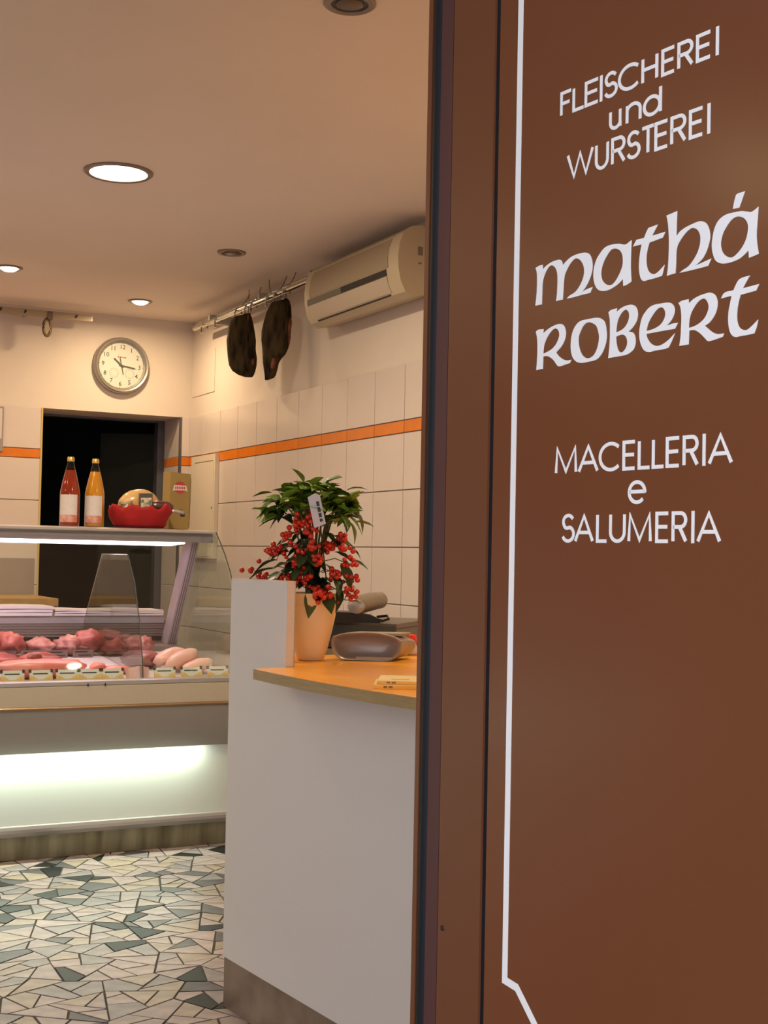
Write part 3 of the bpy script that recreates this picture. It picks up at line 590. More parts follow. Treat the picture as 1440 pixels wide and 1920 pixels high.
# ---- white paper sheets on the rear worktop
m_paper = mat('white_paper', (0.80, 0.74, 0.74), 0.6, var=0.05, scale=30)
def paper_stack(x0, x1, label, z0=0.937, h=0.022, seed=1):
    t = tag(empty('paper_stack', ((x0+x1)/2, 6.40, z0)), label, 'paper', 'wrapping paper on the rear worktop')
    r = random.Random(seed); n = 3
    for k in range(n):
        a = r.uniform(-0.006, 0.006)
        bm = bmesh.new()
        N = 12; wv = [0.0025*math.sin(i*0.9+seed+k) for i in range(N+1)]
        pts = [(-(x1-x0)/2+a+(x1-x0)*i/N, h*k/n+wv[i]*0.5*k) for i in range(N+1)]
        add_prism(bm, pts + [(p[0], p[1]+h/n*0.85) for p in pts[::-1]], -0.115+r.uniform(-.006, .004), 0.10, 'y')
        finish('sheets', bm, m_paper, t)
    return t
paper_stack(0.55, 1.503, 'thick stack of white paper at the left of the rear worktop', h=0.046, seed=3)
paper_stack(1.510, 2.040, 'crumpled white paper stack by the slanted canopy post', h=0.030, seed=5)

# ---- price tags along the front of the deck
m_tagw = mat('price_tag_white', (0.74, 0.70, 0.68), 0.4); m_tago = mat('price_tag_orange', (0.75, 0.38, 0.05), 0.4, var=0.35, scale=60, col2=(0.72, 0.55, 0.30))
tag_spots = [(0.985, 'far left'), (1.128, 0), (1.240, 1), (1.346, 2), (1.437, 3), (1.530, 4), (1.752, 5), (1.868, 6), (1.985, 7)]
tag_words = ['price tag cut by the left edge of the picture', 'first price tag from the left, below the pink pork', 'second price tag from the left, under the big pink pork piece', 'third price tag from the left in the case front row',
             'fourth price tag from the left, above the rail latch', 'price tag just left of the curled pink sheet', 'price tag just right of the curled pink sheet', 'price tag below the middle chicken piece', 'rightmost price tag, by the pale grey counter']
for k, ((x, _), lb) in enumerate(zip(tag_spots, tag_words)):
    t = tag(empty('price_tag', (x, 5.348, 0.7185)), lb, 'price tag', 'price tags in the case'); w = 0.092; t.rotation_euler = (-0.30, 0, random.uniform(-0.03, 0.03))
    box('card', -w/2, w/2, 0, 0.002, 0.0, 0.050, m_tagw, t)
    bm = bmesh.new(); add_prism(bm, [(-w/2, 0.001), (w/2, 0.001), (w/2, 0.030), (w*0.30, 0.026), (w*0.10, 0.012), (-w*0.12, 0.012), (-w*0.32, 0.026), (-w/2, 0.031)], -0.0006, 0.0, 'y'); finish('orange_print', bm, m_tago, t)
    box('name_print', -w*0.34, w*0.30, -0.0006, 0.0, 0.033, 0.038, m_black, t)
    box('price_print', -w*0.40, -w*0.22, -0.0012, -0.0006, 0.004, 0.008, m_black, t); box('price_print', w*0.12, w*0.28, -0.0012, -0.0006, 0.004, 0.008, m_black, t)
    box('clip', -w/2-0.002, -w/2+0.008, -0.002, 0.003, 0.040, 0.053, m_black, t); box('clip', w/2-0.008, w/2+0.002, -0.002, 0.003, 0.040, 0.053, m_black, t)
for k in range(6):
    x = 0.99+k*0.115
    t = tag(empty('price_tag', (x, 5.965, 0.766)), 'small dark price tag, %s from the left in the rear row' % ['first', 'second', 'third', 'fourth', 'fifth', 'sixth'][k], 'price tag', 'price tags in the rear row'); t.rotation_euler = (0.15, 0, 0)
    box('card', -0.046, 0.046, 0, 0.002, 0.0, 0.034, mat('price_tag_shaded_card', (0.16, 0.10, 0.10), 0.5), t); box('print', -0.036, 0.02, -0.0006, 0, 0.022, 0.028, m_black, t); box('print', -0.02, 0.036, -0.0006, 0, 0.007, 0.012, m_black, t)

# ---- meat
m_pork = mat('pink_pork', (0.78, 0.18, 0.15), 0.35, col2=(0.82, 0.34, 0.28), scale=9, bump=0.25, bscale=40)
m_beef = mat('dark_red_meat', (0.26, 0.045, 0.04), 0.4, col2=(0.44, 0.12, 0.11), scale=12, bump=0.25, bscale=50, sharp=0.4)
m_chick = mat('pale_chicken', (0.84, 0.42, 0.36), 0.32, col2=(0.86, 0.54, 0.46), scale=7, bump=0.15, bscale=50)
m_marb = mat('marbled_meat', (0.30, 0.075, 0.07), 0.4, col2=(0.42, 0.19, 0.18), scale=22, bump=0.2, bscale=50, sharp=0.5)
def deck_z(y): return 0.716+(y-5.336)*0.085 if y < 5.6 else 0.738+(y-5.60)*0.0712
def meat(name, label, x, y, size, m, rz=0.0, seed=0, amp=0.25, freq=1.7, ry=0.0, dz=0.0, grp=None, cat='meat', rx=0.0):
    o = blob(name, size, m, None, (0, 0, 0), (rx, ry, rz), amp, freq, seed)
    zmin = min(v.co.z for v in o.data.vertices)
    o.location = (x, y, deck_z(y)-zmin*0.90+dz)
    return tag(o, label, cat, grp)
G1 = 'pork pieces on the front deck'
meat('chicken_breast', 'pale pink chicken piece at the back left of the three', 1.850, 5.600, (0.084, 0.042, 0.034), m_chick, 0.35, 1, 0.15, ry=-0.30, dz=0.018, grp='chicken pieces', cat='chicken')
meat('chicken_breast', 'pale pink chicken piece in the middle, topmost of the three', 1.885, 5.530, (0.094, 0.040, 0.036), m_chick, 0.45, 2, 0.15, ry=-0.28, dz=0.015, grp='chicken pieces', cat='chicken')
meat('chicken_breast', 'pale pink chicken piece at the lower right of the three', 1.930, 5.465, (0.082, 0.036, 0.030), m_chick, 0.35, 3, 0.15, ry=-0.20, dz=0.004, grp='chicken pieces', cat='chicken')
meat('pork_cut', 'long flat pink pork piece behind the left price tags', 1.26, 5.47, (0.20, 0.065, 0.040), m_pork, 0.08, 4, 0.22, 2.2, grp=G1)
meat('pork_cut', 'small rolled red piece lying on the long pink pork', 1.245, 5.50, (0.030, 0.030, 0.022), m_beef, 0.4, 5, 0.2, dz=0.056, grp=G1)
meat('pork_cut', 'pink pork piece cut off by the left edge of the picture', 0.98, 5.46, (0.11, 0.06, 0.026), m_pork, -0.1, 6, 0.22, grp=G1)
meat('pork_cut', 'small red piece on the white sheet left of the glass divider', 1.53, 5.58, (0.035, 0.03, 0.020), m_pork, 0.3, 7, 0.25, grp=G1)
meat('pork_cut', 'marbled reddish cut left of the chicken pieces', 1.74, 5.66, (0.085, 0.07, 0.040), m_marb, 0.2, 8, 0.25, 2.4, grp=G1)
meat('pork_cut', 'flat red piece beside the glass divider', 1.60, 5.52, (0.055, 0.035, 0.018), m_pork, -0.3, 9, 0.25, grp=G1)
rear = [(1.00, 'rear red meat chunk at the left edge'), (1.13, 'rear red meat chunk, second from the left'), (1.26, 'dark red rear chunk behind the pork knot'), (1.39, 'rear marbled chunk, fourth from the left'),
        (1.52, 'rear pale marbled chunk left of the divider'), (1.61, 'rear chunk just left of the glass divider'), (1.72, 'rear chunk just right of the glass divider'), (1.85, 'rear red chunk below the canopy post')]
for k, (x, lb) in enumerate(rear):
    meat('meat_chunk', lb, x, 6.03, (0.078, 0.055, 0.036+0.008*(k % 3)), (m_marb, m_beef, m_beef, m_marb)[k % 4], 0.7*k, 20+k, 0.5, 2.6, grp='meat chunks in the rear row')
for k, x in enumerate((0.99, 1.16, 1.33)):
    meat('meat_slab', ['dark red slab in the middle of the deck at the left edge', 'dark red slab behind the pink pork knot', 'dark slab right of the pork knot, mid deck'][k], x, 5.78, (0.085, 0.10, 0.028), m_beef, 0.2*k, 40+k, 0.2, grp='slabs in the middle of the deck')
sh = bmesh.new(); add_prism(sh, [(-0.15, 0), (0.15, 0), (0.16, 0.008), (-0.16, 0.008)], -0.09, 0.09, 'y')
s_ = finish('paper_sheet', sh, mat('lilac_white_sheet', (0.70, 0.62, 0.68), 0.5)); s_.location = (1.565, 5.66, 0.742); tag(s_, 'pale lilac tray sheet under the cuts left of the divider', 'sheet')
# curled pink sheet between the tags
bm = bmesh.new(); N = 10
top = [(-0.052+0.104*i/N, 0.012*math.sin(i*0.8)) for i in range(N+1)]
add_prism(bm, top + [(p[0], p[1]+0.0025) for p in top[::-1]], 0.0, 0.056, 'z')
s_ = finish('wrapped_slices', bm, mat('pale_pink_slices', (0.80, 0.56, 0.55), 0.4, col2=(0.78, 0.42, 0.40), scale=18), smooth=True, autosmooth=0.8)
s_.location = (1.642-0.002, 5.356, 0.7185); s_.rotation_euler = (-0.35, 0, 0); tag(s_, 'curled pale pink sheet between the price tags at the divider', 'meat')

# ================================================================== THINGS ON THE CANOPY
CT = 1.3515
def bottle(name, label, x, y, juice, fill, sc=1.0):
    t = tag(empty(name, (x, y, CT+0.002)), label, 'bottle', 'juice bottles on the case'); t.scale = (sc, sc, sc)
    prof = [(0.0, 0.0), (0.040, 0.0), (0.0435, 0.004), (0.0440, 0.02), (0.0440, 0.145), (0.0425, 0.158), (0.0345, 0.200), (0.0255, 0.238), (0.0190, 0.262), (0.0140, 0.285), (0.0132, 0.292)]
    lathe('glass_body', prof + [(0.0132, 0.298)], glass_mat('bottle_glass', (0.95, 0.96, 0.94)) if 'bottle_glass' not in MATS else MATS['bottle_glass'], t)
    ip = [(max(r-0.0016, 0.0), z+0.002) for r, z in prof if z <= fill] + [(0.0215, fill), (0.0, fill)]
    lathe('juice', ip, juice, t)
    lathe('cap', [(0.0, 0.310), (0.013, 0.310), (0.0158, 0.306), (0.0162, 0.290), (0.015, 0.289)], mat('gold_cap', (0.60, 0.42, 0.12), 0.3, metal=0.6), t)
    # label patch wrapped round the front
    bm = bmesh.new(); A = []
    def strip(z0, z1, a0, a1, r, mi):
        L = [(bm.verts.new((r*math.cos(a), r*math.sin(a), z0f(a) if callable(z0) else z0)), bm.verts.new((r*math.cos(a), r*math.sin(a), z1))) for a in [a0+(a1-a0)*i/14 for i in range(15)] for z0f in [z0]]
        for p, q in zip(L, L[1:]):
            f = bm.faces.new((p[0], q[0], q[1], p[1])); f.material_index = mi
    mid = -math.pi/2-0.38
    strip(0.034, 0.140, mid-1.05, mid+0.95, 0.04465, 0)
    finish('label', bm, mat('bottle_label', (0.66, 0.60, 0.58), 0.55, var=0.06, scale=60), t, smooth=True)
    bm = bmesh.new(); strip(0.018, 0.050, mid-1.05, mid+0.95, 0.0450, 0)
    finish('label_band', bm, mat('bottle_label_foot', (0.55, 0.16, 0.10), 0.5, col2=(0.62, 0.42, 0.38), scale=30, sharp=0.3), t, smooth=True)
    return t
m_red = mat('red_juice', (0.40, 0.035, 0.006), 0.08, trans=0.35, spec=0.5); m_or = mat('orange_juice', (0.66, 0.27, 0.012), 0.12, var=0.08, scale=30)
bottle('juice_bottle', 'bottle of red juice with a white label on the case top', 1.476, 5.92, m_red, 0.250, 1.0)
bottle('juice_bottle', 'bottle of orange juice with a white label on the case top', 1.588, 5.92, m_or, 0.250, 0.99)
# red cloth basket with food
bk = tag(empty('gift_basket', (1.800, 5.925, CT+0.004)), 'red cloth covered basket holding wrapped food on the case', 'basket')
bm = bmesh.new(); seg, prof = 40, [(0.0, 0.0), (0.105, 0.0), (0.118, 0.012), (0.132, 0.045), (0.147, 0.078), (0.146, 0.094), (0.130, 0.092), (0.116, 0.030), (0.0, 0.020)]
rings = []
for j, (r, z) in enumerate(prof):
    if r == 0: rings.append([bm.verts.new((0, 0, z))]); continue
    R = []
    for i in range(seg):
        a = 2*math.pi*i/seg; k = 1+0.10*noise.noise(Vector((math.cos(a)*3, math.sin(a)*3, z*18)))*(1 if 1 < j < 7 else 0.3)
        R.append(bm.verts.new((r*k*math.cos(a), r*k*math.sin(a)*0.72, z+0.028*noise.noise(Vector((math.cos(a)*5, math.sin(a)*5, 5.0)))*(1 if j > 3 and j < 7 else 0))))
    rings.append(R)
for A, B in zip(rings, rings[1:]):
    for i in range(seg):
        j = (i+1) % seg
        if len(A) == 1: bm.faces.new((A[0], B[i], B[j]))
        elif len(B) == 1: bm.faces.new((A[i], A[j], B[0]))
        else: bm.faces.new((A[i], A[j], B[j], B[i]))
finish('cloth', bm, mat('red_cloth', (0.42, 0.006, 0.008), 0.75, var=0.3, scale=14, bump=0.5, bscale=60), bk, smooth=True)
lathe('saucer', [(0.0, 0.0), (0.112, 0.0), (0.12, 0.004), (0.0, 0.004)], mat('plum_foil', (0.18, 0.015, 0.03), 0.35), bk, 32).scale = (1, 0.72, 1)
lf = blob('wrapped_loaf', (0.098, 0.062, 0.080), mat('golden_loaf', (0.62, 0.33, 0.09), 0.28, col2=(0.72, 0.48, 0.20), scale=8, coat=0.6, bump=0.2, bscale=14), None, (1.800, 5.945, CT+0.106), (0, 0, 0.1), 0.08, 1.6, 3)
tag(lf, 'golden round loaf in clear film inside the red basket', 'bread')
pk = tag(empty('food_packet', (1.807, 5.862, CT+0.046), 0.06), 'small dark packet with a white printed label in the basket', 'packet'); pk.rotation_euler = (0.12, -0.05, 0.06)
box('carton', -0.030, 0.030, -0.008, 0.010, 0.03, 0.105, mat('dark_packet', (0.10, 0.09, 0.085), 0.35), pk, bevel=0.004)
box('packet_label', -0.026, 0.026, -0.0095, -0.008, 0.032, 0.085, mat('packet_print', (0.72, 0.66, 0.50), 0.4, col2=(0.12, 0.13, 0.08), scale=70, sharp=0.6), pk)
pk.location.z += 0.01
jr = tag(empty('food_jar', (1.726, 5.876, CT+0.056)), 'small jar with a pale lid and label at the basket left', 'jar')
lathe('jar_body', [(0, 0.0), (0.026, 0.0), (0.029, 0.01), (0.029, 0.050), (0.024, 0.056)], mat('amber_jar', (0.34, 0.15, 0.05), 0.25), jr, 24)
lathe('jar_lid', [(0.027, 0.052), (0.030, 0.056), (0.030, 0.066), (0, 0.067)], mat('pale_lid', (0.55, 0.47, 0.36), 0.35), jr, 24).rotation_euler = (0, -0.12, 0)
bm = bmesh.new(); L = [(bm.verts.new((0.0295*math.cos(a), 0.0295*math.sin(a), 0.008)), bm.verts.new((0.0295*math.cos(a), 0.0295*math.sin(a), 0.044))) for a in [-2.2+1.5*i/10 for i in range(11)]]
for p, q in zip(L, L[1:]): bm.faces.new((p[0], q[0], q[1], p[1]))
finish('jar_label', bm, mat('jar_label_paper', (0.72, 0.64, 0.54), 0.5), jr)
ss = blob('sausage', (0.060, 0.026, 0.026), mat('dark_sausage', (0.10, 0.03, 0.035), 0.3, var=0.3, scale=30, coat=0.5), None, (1.885, 5.885, CT+0.104), (0, 0.0, 0.0), 0.12, 2.0, 8); tag(ss, 'dark sausage in film at the right of the basket', 'sausage')
tw = tag(empty('foil_wrap', (1.955, 5.885, CT+0.078)), 'silvery twist of wrapping sticking out of the basket', 'wrapping')
bm = bmesh.new(); add_tube(bm, [(-0.035, 0, 0.005), (0.0, 0, 0.008), (0.022, 0, 0.004), (0.040, 0.0, -0.002)], 0.010, 8, taper=[0.5, 1, 0.9, 1.3]); finish('foil', bm, mat('silver_foil', (0.55, 0.52, 0.50), 0.3, metal=0.7), tw, smooth=True)
box('cap_end', 0.026, 0.044, -0.008, 0.008, -0.018, -0.006, m_black, tw, bevel=0.002)
# carton with round emblem
cb = tag(empty('carton_box', (2.014, 6.055, CT+0.005), 0.20), 'tall olive-tan carton with a red and white emblem', 'carton')
m_carton = mat('olive_carton', (0.36, 0.25, 0.075), 0.5, var=0.12, scale=8)
prism('carton_front', [(-0.056, 0.0), (0.052, 0.0), (0.058, 0.262), (-0.052, 0.268)], -0.034, 0.034, 'y', m_carton, cb, bevel=0.002)
box('carton_side', 0.0585, 0.060, -0.026, 0.026, 0.01, 0.245, mat('plum_carton_side', (0.16, 0.08, 0.075), 0.5), cb).rotation_euler = (0, 0.02, 0)
em = lathe('emblem', [(0, 0.0010), (0.030, 0.0010), (0.030, 0)], mat('emblem_red', (0.50, 0.05, 0.06), 0.4), cb, 28); em.matrix_local = Matrix.Translation((0.000, -0.0345, 0.196)) @ Matrix.Rotation(math.pi/2, 4, 'X') @ Matrix.Diagonal((1, 0.95, 1, 1))
prism('emblem_banner', [(-0.040, 0.176), (-0.033, 0.206), (0.033, 0.206), (0.040, 0.176), (0.030, 0.182), (-0.030, 0.182)], -0.0368, -0.0356, 'y', mat('emblem_white', (0.75, 0.62, 0.60), 0.4), cb)
for k in range(6): box('emblem_print', -0.027+k*0.0095, -0.0215+k*0.0095, -0.0374, -0.0368, 0.188, 0.2, mat('emblem_red', (0.5, 0.05, 0.06), 0.4), cb)
lathe('small_seal', [(0, 0.001), (0.009, 0.001), (0.009, 0)], mat('dark_seal', (0.14, 0.06, 0.04), 0.5), cb, 14).matrix_local = Matrix.Translation((0.010, -0.0345, 0.085)) @ Matrix.Rotation(math.pi/2, 4, 'X')

# ================================================================== BACK OF THE SHOP
bt = tag(empty('butcher_block', (0.9, 7.22, 0)), 'thick wooden chopping block table against the back wall', 'table')
box('block_top', -0.70, 0.795, -0.24, 0.34, 0.952, 0.992, mat('worn_block_wood', (0.50, 0.30, 0.10), 0.5, var=0.2, scale=12, stretch=(2, 10, 2)), bt, bevel=0.006)
for sx in (-0.62, 0.70):
    for sy in (-0.17, 0.26): box('leg', sx-0.035, sx+0.035, sy-0.035, sy+0.035, 0, 0.952, mat('block_leg_wood', (0.30, 0.18, 0.08), 0.6), bt, bevel=0.004)
sp_ = box('splash_panel', -0.2, 1.70, YB-0.010, YB-0.0045, 0.93, 1.195, mat('dull_steel_sheet', (0.36, 0.30, 0.26), 0.45, metal=0.3, var=0.06, scale=6)); tag(sp_, 'dull grey metal splash sheet on the back wall tiles', 'panel')
nb = tag(empty('wall_notice', (1.450, YB-0.0048, 1.79)), 'small grey framed notice at the left edge of the back wall', 'notice')
box('frame', -0.045, 0.055, -0.010, 0.0, 0.0, 0.25, mat('grey_notice_frame', (0.30, 0.25, 0.25), 0.5), nb, bevel=0.002); box('sheet', -0.038, 0.046, -0.012, -0.010, 0.07, 0.24, mat('notice_sheet', (0.60, 0.54, 0.50), 0.5), nb)

# ================================================================== ON THE WALLS AND CEILING
# ---- clock
ck = tag(empty('wall_clock', (2.167, YB+0.005, 2.326)), 'round silver-rimmed wall clock with white face above the doorway', 'clock')
ck.rotation_euler = (math.pi/2, 0, 0)
RC = 0.158
lathe('rim', [(RC-0.030, 0.0), (RC+0.004, 0.0), (RC+0.008, 0.014), (RC+0.004, 0.036), (RC-0.004, 0.046), (RC-0.012, 0.042), (RC-0.017, 0.024), (RC-0.030, 0.016)], mat('silver_clock_rim', (0.34, 0.31, 0.29), 0.32, metal=0.55), ck, 64)
lathe('face', [(0, 0.018), (RC-0.015, 0.018), (RC-0.015, 0.012), (0, 0.012)], mat('clock_face', (0.70, 0.66, 0.61), 0.5), ck, 64)
TI = -0.045
m_ink = mat('clock_ink', (0.045, 0.04, 0.04), 0.5)
for n in range(1, 13):
    a = math.pi/2 - n*math.pi/6 + TI
    text_mesh('numeral', str(n), 0.036, m_ink, ck, (0.108*math.cos(a), 0.108*math.sin(a), 0.0188), (0, 0, 0.0))
    bm = bmesh.new(); add_box(bm, -0.005, 0.005, -0.0014, 0.0014, 0, 0.0006); mk = finish('hour_mark', bm, m_ink, ck); mk.location = (0.132*math.cos(a), 0.132*math.sin(a), 0.0184); mk.rotation_euler = (0, 0, a)
def hand(nm, hours, l, w, z, tail=0.015, m=None):
    a = math.pi/2 - hours*math.pi/6 + TI
    bm = bmesh.new(); add_prism(bm, [(-tail, -w/2), (l*0.9, -w/2), (l, 0), (l*0.9, w/2), (-tail, w/2)], 0, 0.001, 'z')
    o = finish(nm, bm, m or m_ink, ck); o.location = (0, 0, z); o.rotation_euler = (0, 0, a)
m_handg = mat('grey_hand', (0.10, 0.09, 0.08), 0.4)
hand('hour_hand', 10.3, 0.062, 0.009, 0.021, m=m_handg); hand('minute_hand', 3.2, 0.085, 0.007, 0.0225, m=m_handg); hand('second_hand', 5.5, 0.055, 0.004, 0.024, 0.05, m=m_handg)
lathe('hub', [(0, 0.0275), (0.006, 0.0265), (0.007, 0.020)], m_handg, ck, 16)
for sx in (-0.042, 0.050):
    lathe('sub_dial', [(0.026, 0.0181), (0.027, 0.0186), (0.028, 0.0181)], mat('faint_dial_ring', (0.40, 0.33, 0.30), 0.6), ck, 28, (sx, -0.045, 0))
    for q in range(10):
        a = q*2*math.pi/10; bm = bmesh.new(); add_box(bm, -0.003, 0.003, -0.001, 0.001, 0.0181, 0.0185); k_ = finish('dial_mark', bm, mat('faint_dial_ring', (0.4, 0.33, 0.3), 0.6), ck); k_.location = (sx+0.020*math.cos(a), -0.045+0.020*math.sin(a), 0); k_.rotation_euler = (0, 0, a)
m_redink = mat('red_print', (0.45, 0.08, 0.05), 0.5)
bm = bmesh.new(); add_prism(bm, [(-0.024, 0.050), (-0.018, 0.056), (-0.012, 0.050), (-0.018, 0.044)], 0.0181, 0.0186, 'z'); add_box(bm, -0.008, 0.002, 0.046, 0.053, 0.0181, 0.0186); add_box(bm, 0.005, 0.013, 0.045, 0.051, 0.0181, 0.0186); add_box(bm, 0.016, 0.028, 0.044, 0.050, 0.0181, 0.0186)
finish('red_logo', bm, m_redink, ck)
lathe('crystal', [(0, 0.034), (RC-0.016, 0.032)], m_glass, ck, 48)

# ---- slotted rail on the back wall with a hanging hook
ra = tag(empty('wall_rail', (0, YB-0.15, 2.558)), 'beige slotted steel rail along the top of the back wall', 'rail')
box('rail_bar', XL+0.05, 1.945, -0.012, 0.012, -0.018, 0.018, mat('beige_rail', (0.36, 0.29, 0.20), 0.4, metal=0.3), ra, bevel=0.003)
for x in (1.442, 1.575, 1.712, 1.858): 
    o = box('slot', -0.006, 0.006, -0.0130, -0.0122, -0.010, 0.010, m_black, ra); o.location = (x, 0, 0.002); o.rotation_euler = (0, 0.5, 0)
box('end_cap', 1.945, 1.953, -0.010, 0.010, -0.014, 0.012, m_chrome, ra, bevel=0.002)
for x in (-1.3, 0.2, 1.60): box('wall_bracket', x-0.01, x+0.01, 0.012, 0.145, -0.006, 0.006, m_alu, ra)
hk = tag(empty('meat_hook', (1.712, YB-0.15, 2.536)), 'dull oval hook hanging from the back wall rail', 'hook')
m_dull = mat('dull_hook_metal', (0.16, 0.12, 0.08), 0.5, metal=0.4)
box('hook_clamp', -0.014, 0.014, -0.018, 0.018, -0.008, 0.038, m_dull, hk, bevel=0.004)
bm = bmesh.new(); add_tube(bm, [(-0.012+0.020*math.cos(t), 0, -0.052+0.046*math.sin(t)) for t in [math.pi/2+i*2*math.pi/20 for i in range(20)]], 0.009, 8); finish('hook_ring', bm, m_dull, hk, smooth=True)
bm = bmesh.new(); add_prism(bm, [(-0.012+0.017*math.cos(t), -0.052+0.042*math.sin(t)) for t in [i*2*math.pi/20 for i in range(20)]], -0.004, 0.004, 'y'); finish('hook_plate', bm, mat('tan_hook_plate', (0.40, 0.31, 0.22), 0.5), hk)

# ---- chrome rail with hooks on the right wall, two smoked hams
RZ = 2.515; RX = W-0.12
rr = tag(empty('hanging_rail', (RX, 0, RZ)), 'chrome hanging rail under the ceiling on the right wall', 'rail')
tube('rail_bar', [(0, 5.56, 0), (0, 7.20, 0.004)], 0.015, m_chrome, rr, 12)
tube('rail_bar', [(0.03, 5.56, 0.032), (0.03, 7.20, 0.036)], 0.009, m_chrome, rr, 8)
for y in (5.60, 6.22, 6.95):
    box('rail_bracket', -0.006, 0.12, y-0.012, y+0.012, -0.004, 0.044, m_alu, rr, bevel=0.003)
def hook(y, label, tilt):
    t = tag(empty('wire_hook', (RX, y, RZ), -YAW), label, 'hook', 'wire hooks on the right rail')
    tube('hook_wire', [(-0.020, 0, -0.045), (-0.024, 0, -0.015), (-0.012, 0, 0.014), (0.006, 0, 0.017), (0.016, 0, 0.0), (0.010, 0, -0.02)], 0.0052, m_chrome, t, 6)
    if tilt: tube('hook_prong', [(0.004, 0, 0.015), (0.012+tilt, 0, 0.045), (0.022+tilt*1.6, 0, 0.085)], 0.0022, m_dull, t, 5)
    lathe('hook_ball', [(0, -0.008), (0.006, -0.005), (0.008, 0), (0.006, 0.005), (0, 0.008)], m_chrome, t, 10, (-0.022, -0.004, -0.044))
for k, (y, tl, lb) in enumerate([(7.02, 0.0, 'bare chrome hook at the far end of the right rail'), (6.80, 0.0, 'bare shiny chrome hook left of the hams'), (6.50, 0.02, 'wire hook over the left smoked ham'), (6.36, -0.015, 'wire hook holding the left smoked ham'), (6.28, 0.005, 'upright wire hook right of the left ham'), (6.07, -0.02, 'chrome hook between the two hams'), (5.97, 0.01, 'chrome hook left above the right ham'), (5.86, 0.01, 'chrome hook holding the right smoked ham')]): hook(y, lb, tl)
m_ham = mat('smoked_ham', (0.010, 0.006, 0.003), 0.75, spec=0.15, col2=(0.055, 0.036, 0.013), scale=22, bump=1.0, bscale=26, stretch=(1.6, 1.6, 0.45), sharp=0.5)
m_hamred = mat('ham_red_patch', (0.17, 0.035, 0.008), 0.5, var=0.5, scale=30)
def ham(name, label, cx, base, slices, sc, depth, patch, thick=0.40):
    """cross-sections (y-level, left, right) in 1/6 picture units, hung as a real lump turned to the room"""
    t = tag(empty(name, base, -YAW), label, 'ham', 'smoked hams on the rail')
    bm = bmesh.new(); seg = 18; rings = []
    y0 = slices[0][0]
    for yl, l, r in slices:
        z = -(yl-y0)*sc; c = ((l+r)/2-cx)*sc; hw = (r-l)/2*sc; R = []
        for i in range(seg):
            a = 2*math.pi*i/seg; k = 1+0.22*noise.noise(Vector((c*30+math.cos(a)*2.2, z*16, math.sin(a)*2.2)))
            R.append(bm.verts.new((c+hw*math.cos(a)*(1+0.25*(k-1)), min(hw*0.95, depth)*math.sin(a)*k, z)))
        rings.append(R)
    for A, B in zip(rings, rings[1:]):
        for i in range(seg): bm.faces.new((A[i], A[(i+1) % seg], B[(i+1) % seg], B[i]))
    bm.faces.new(rings[0]); bm.faces.new(rings[-1][::-1])
    bmesh.ops.subdivide_edges(bm, edges=bm.edges[:], cuts=1, use_grid_fill=True, smooth=0.4)
    finish('meat', bm, m_ham, t, smooth=True)
    for (px, pz, sx, sz, dy) in patch:
        blob('red_patch', (sx, 0.012, sz), m_hamred, t, (px, dy, pz), (0, 0.1, 0), 0.25, 2.5, int(abs(px*1000)), 2)
    tube('string', [((slices[0][1]+slices[0][2])/2*sc-cx*sc, 0, -0.012), ((slices[0][1]+slices[0][2])/2*sc-cx*sc, 0, 0.045)], 0.003, m_dull, t, 5)
s1 = 0.000462
ham('smoked_ham', 'dark smoked ham with a rounded foot, left of the pair', 555, (2.447, 6.375, 2.478), [(395, 610, 645), (415, 560, 655), (440, 470, 665), (480, 442, 675), (540, 415, 690), (620, 402, 708), (700, 394, 716), (800, 400, 722), (900, 408, 730), (980, 428, 729), (1040, 465, 720), (1080, 525, 705), (1102, 590, 690)], s1, 0.052, [(0.062, -0.255, 0.010, 0.020, -0.030), (0.035, -0.03, 0.006, 0.03, -0.030)])
s2 = 0.000440
ham('smoked_ham', 'longer dark smoked ham with a narrow tip, right of the pair', 940, (2.447, 5.915, 2.478), [(240, 1020, 1062), (262, 985, 1080), (285, 890, 1087), (330, 862, 1098), (400, 830, 1105), (500, 800, 1108), (600, 786, 1105), (700, 780, 1092), (780, 790, 1080), (850, 798, 1052), (900, 800, 1005), (950, 805, 978), (1020, 815, 966), (1080, 825, 952), (1112, 828, 930), (1138, 832, 865)], s2, 0.050, [(0.066, -0.14, 0.010, 0.05, -0.020), (-0.008, -0.315, 0.012, 0.035, -0.030), (0.066, -0.20, 0.006, 0.03, -0.012)])

# ---- air conditioner
ac = tag(empty('air_conditioner', (0, 0, 0)), 'cream split air conditioner high on the right wall', 'air conditioner')
AP = [(W+0.003, 2.560), (2.54, 2.570), (2.490, 2.562), (2.455, 2.535), (2.436, 2.490), (2.430, 2.440), (2.433, 2.390), (2.444, 2.340), (2.466, 2.300), (2.500, 2.284), (W+0.003, 2.306)]
prism('body', AP, 4.665, 5.52, 'y', m_plastic, ac, smooth=True, autosmooth=0.5)
def fat(s, c=(2.54, 2.42)): return [(c[0]+(x-c[0])*(s if x < W else 1), c[1]+(z-c[1])*(s if x < W else 1)) for x, z in AP]
prism('end_cap', fat(1.012), 4.63, 4.68, 'y', m_plastic, ac, smooth=True, autosmooth=0.5, bevel=0.004)
prism('end_cap', fat(1.008), 5.51, 5.545, 'y', m_plastic, ac, smooth=True, autosmooth=0.5, bevel=0.004)
def skin(nm, pts, off, y0, y1, m):
    c = Vector((2.56, 2.42)); o = [((Vector(p)-c).normalized()*off+Vector(p)) for p in pts]; i = [((Vector(p)-c).normalized()*(-0.004)+Vector(p)) for p in pts]
    return prism(nm, [tuple(v) for v in o]+[tuple(v) for v in i[::-1]], y0, y1, 'y', m, ac, smooth=True, autosmooth=0.6)
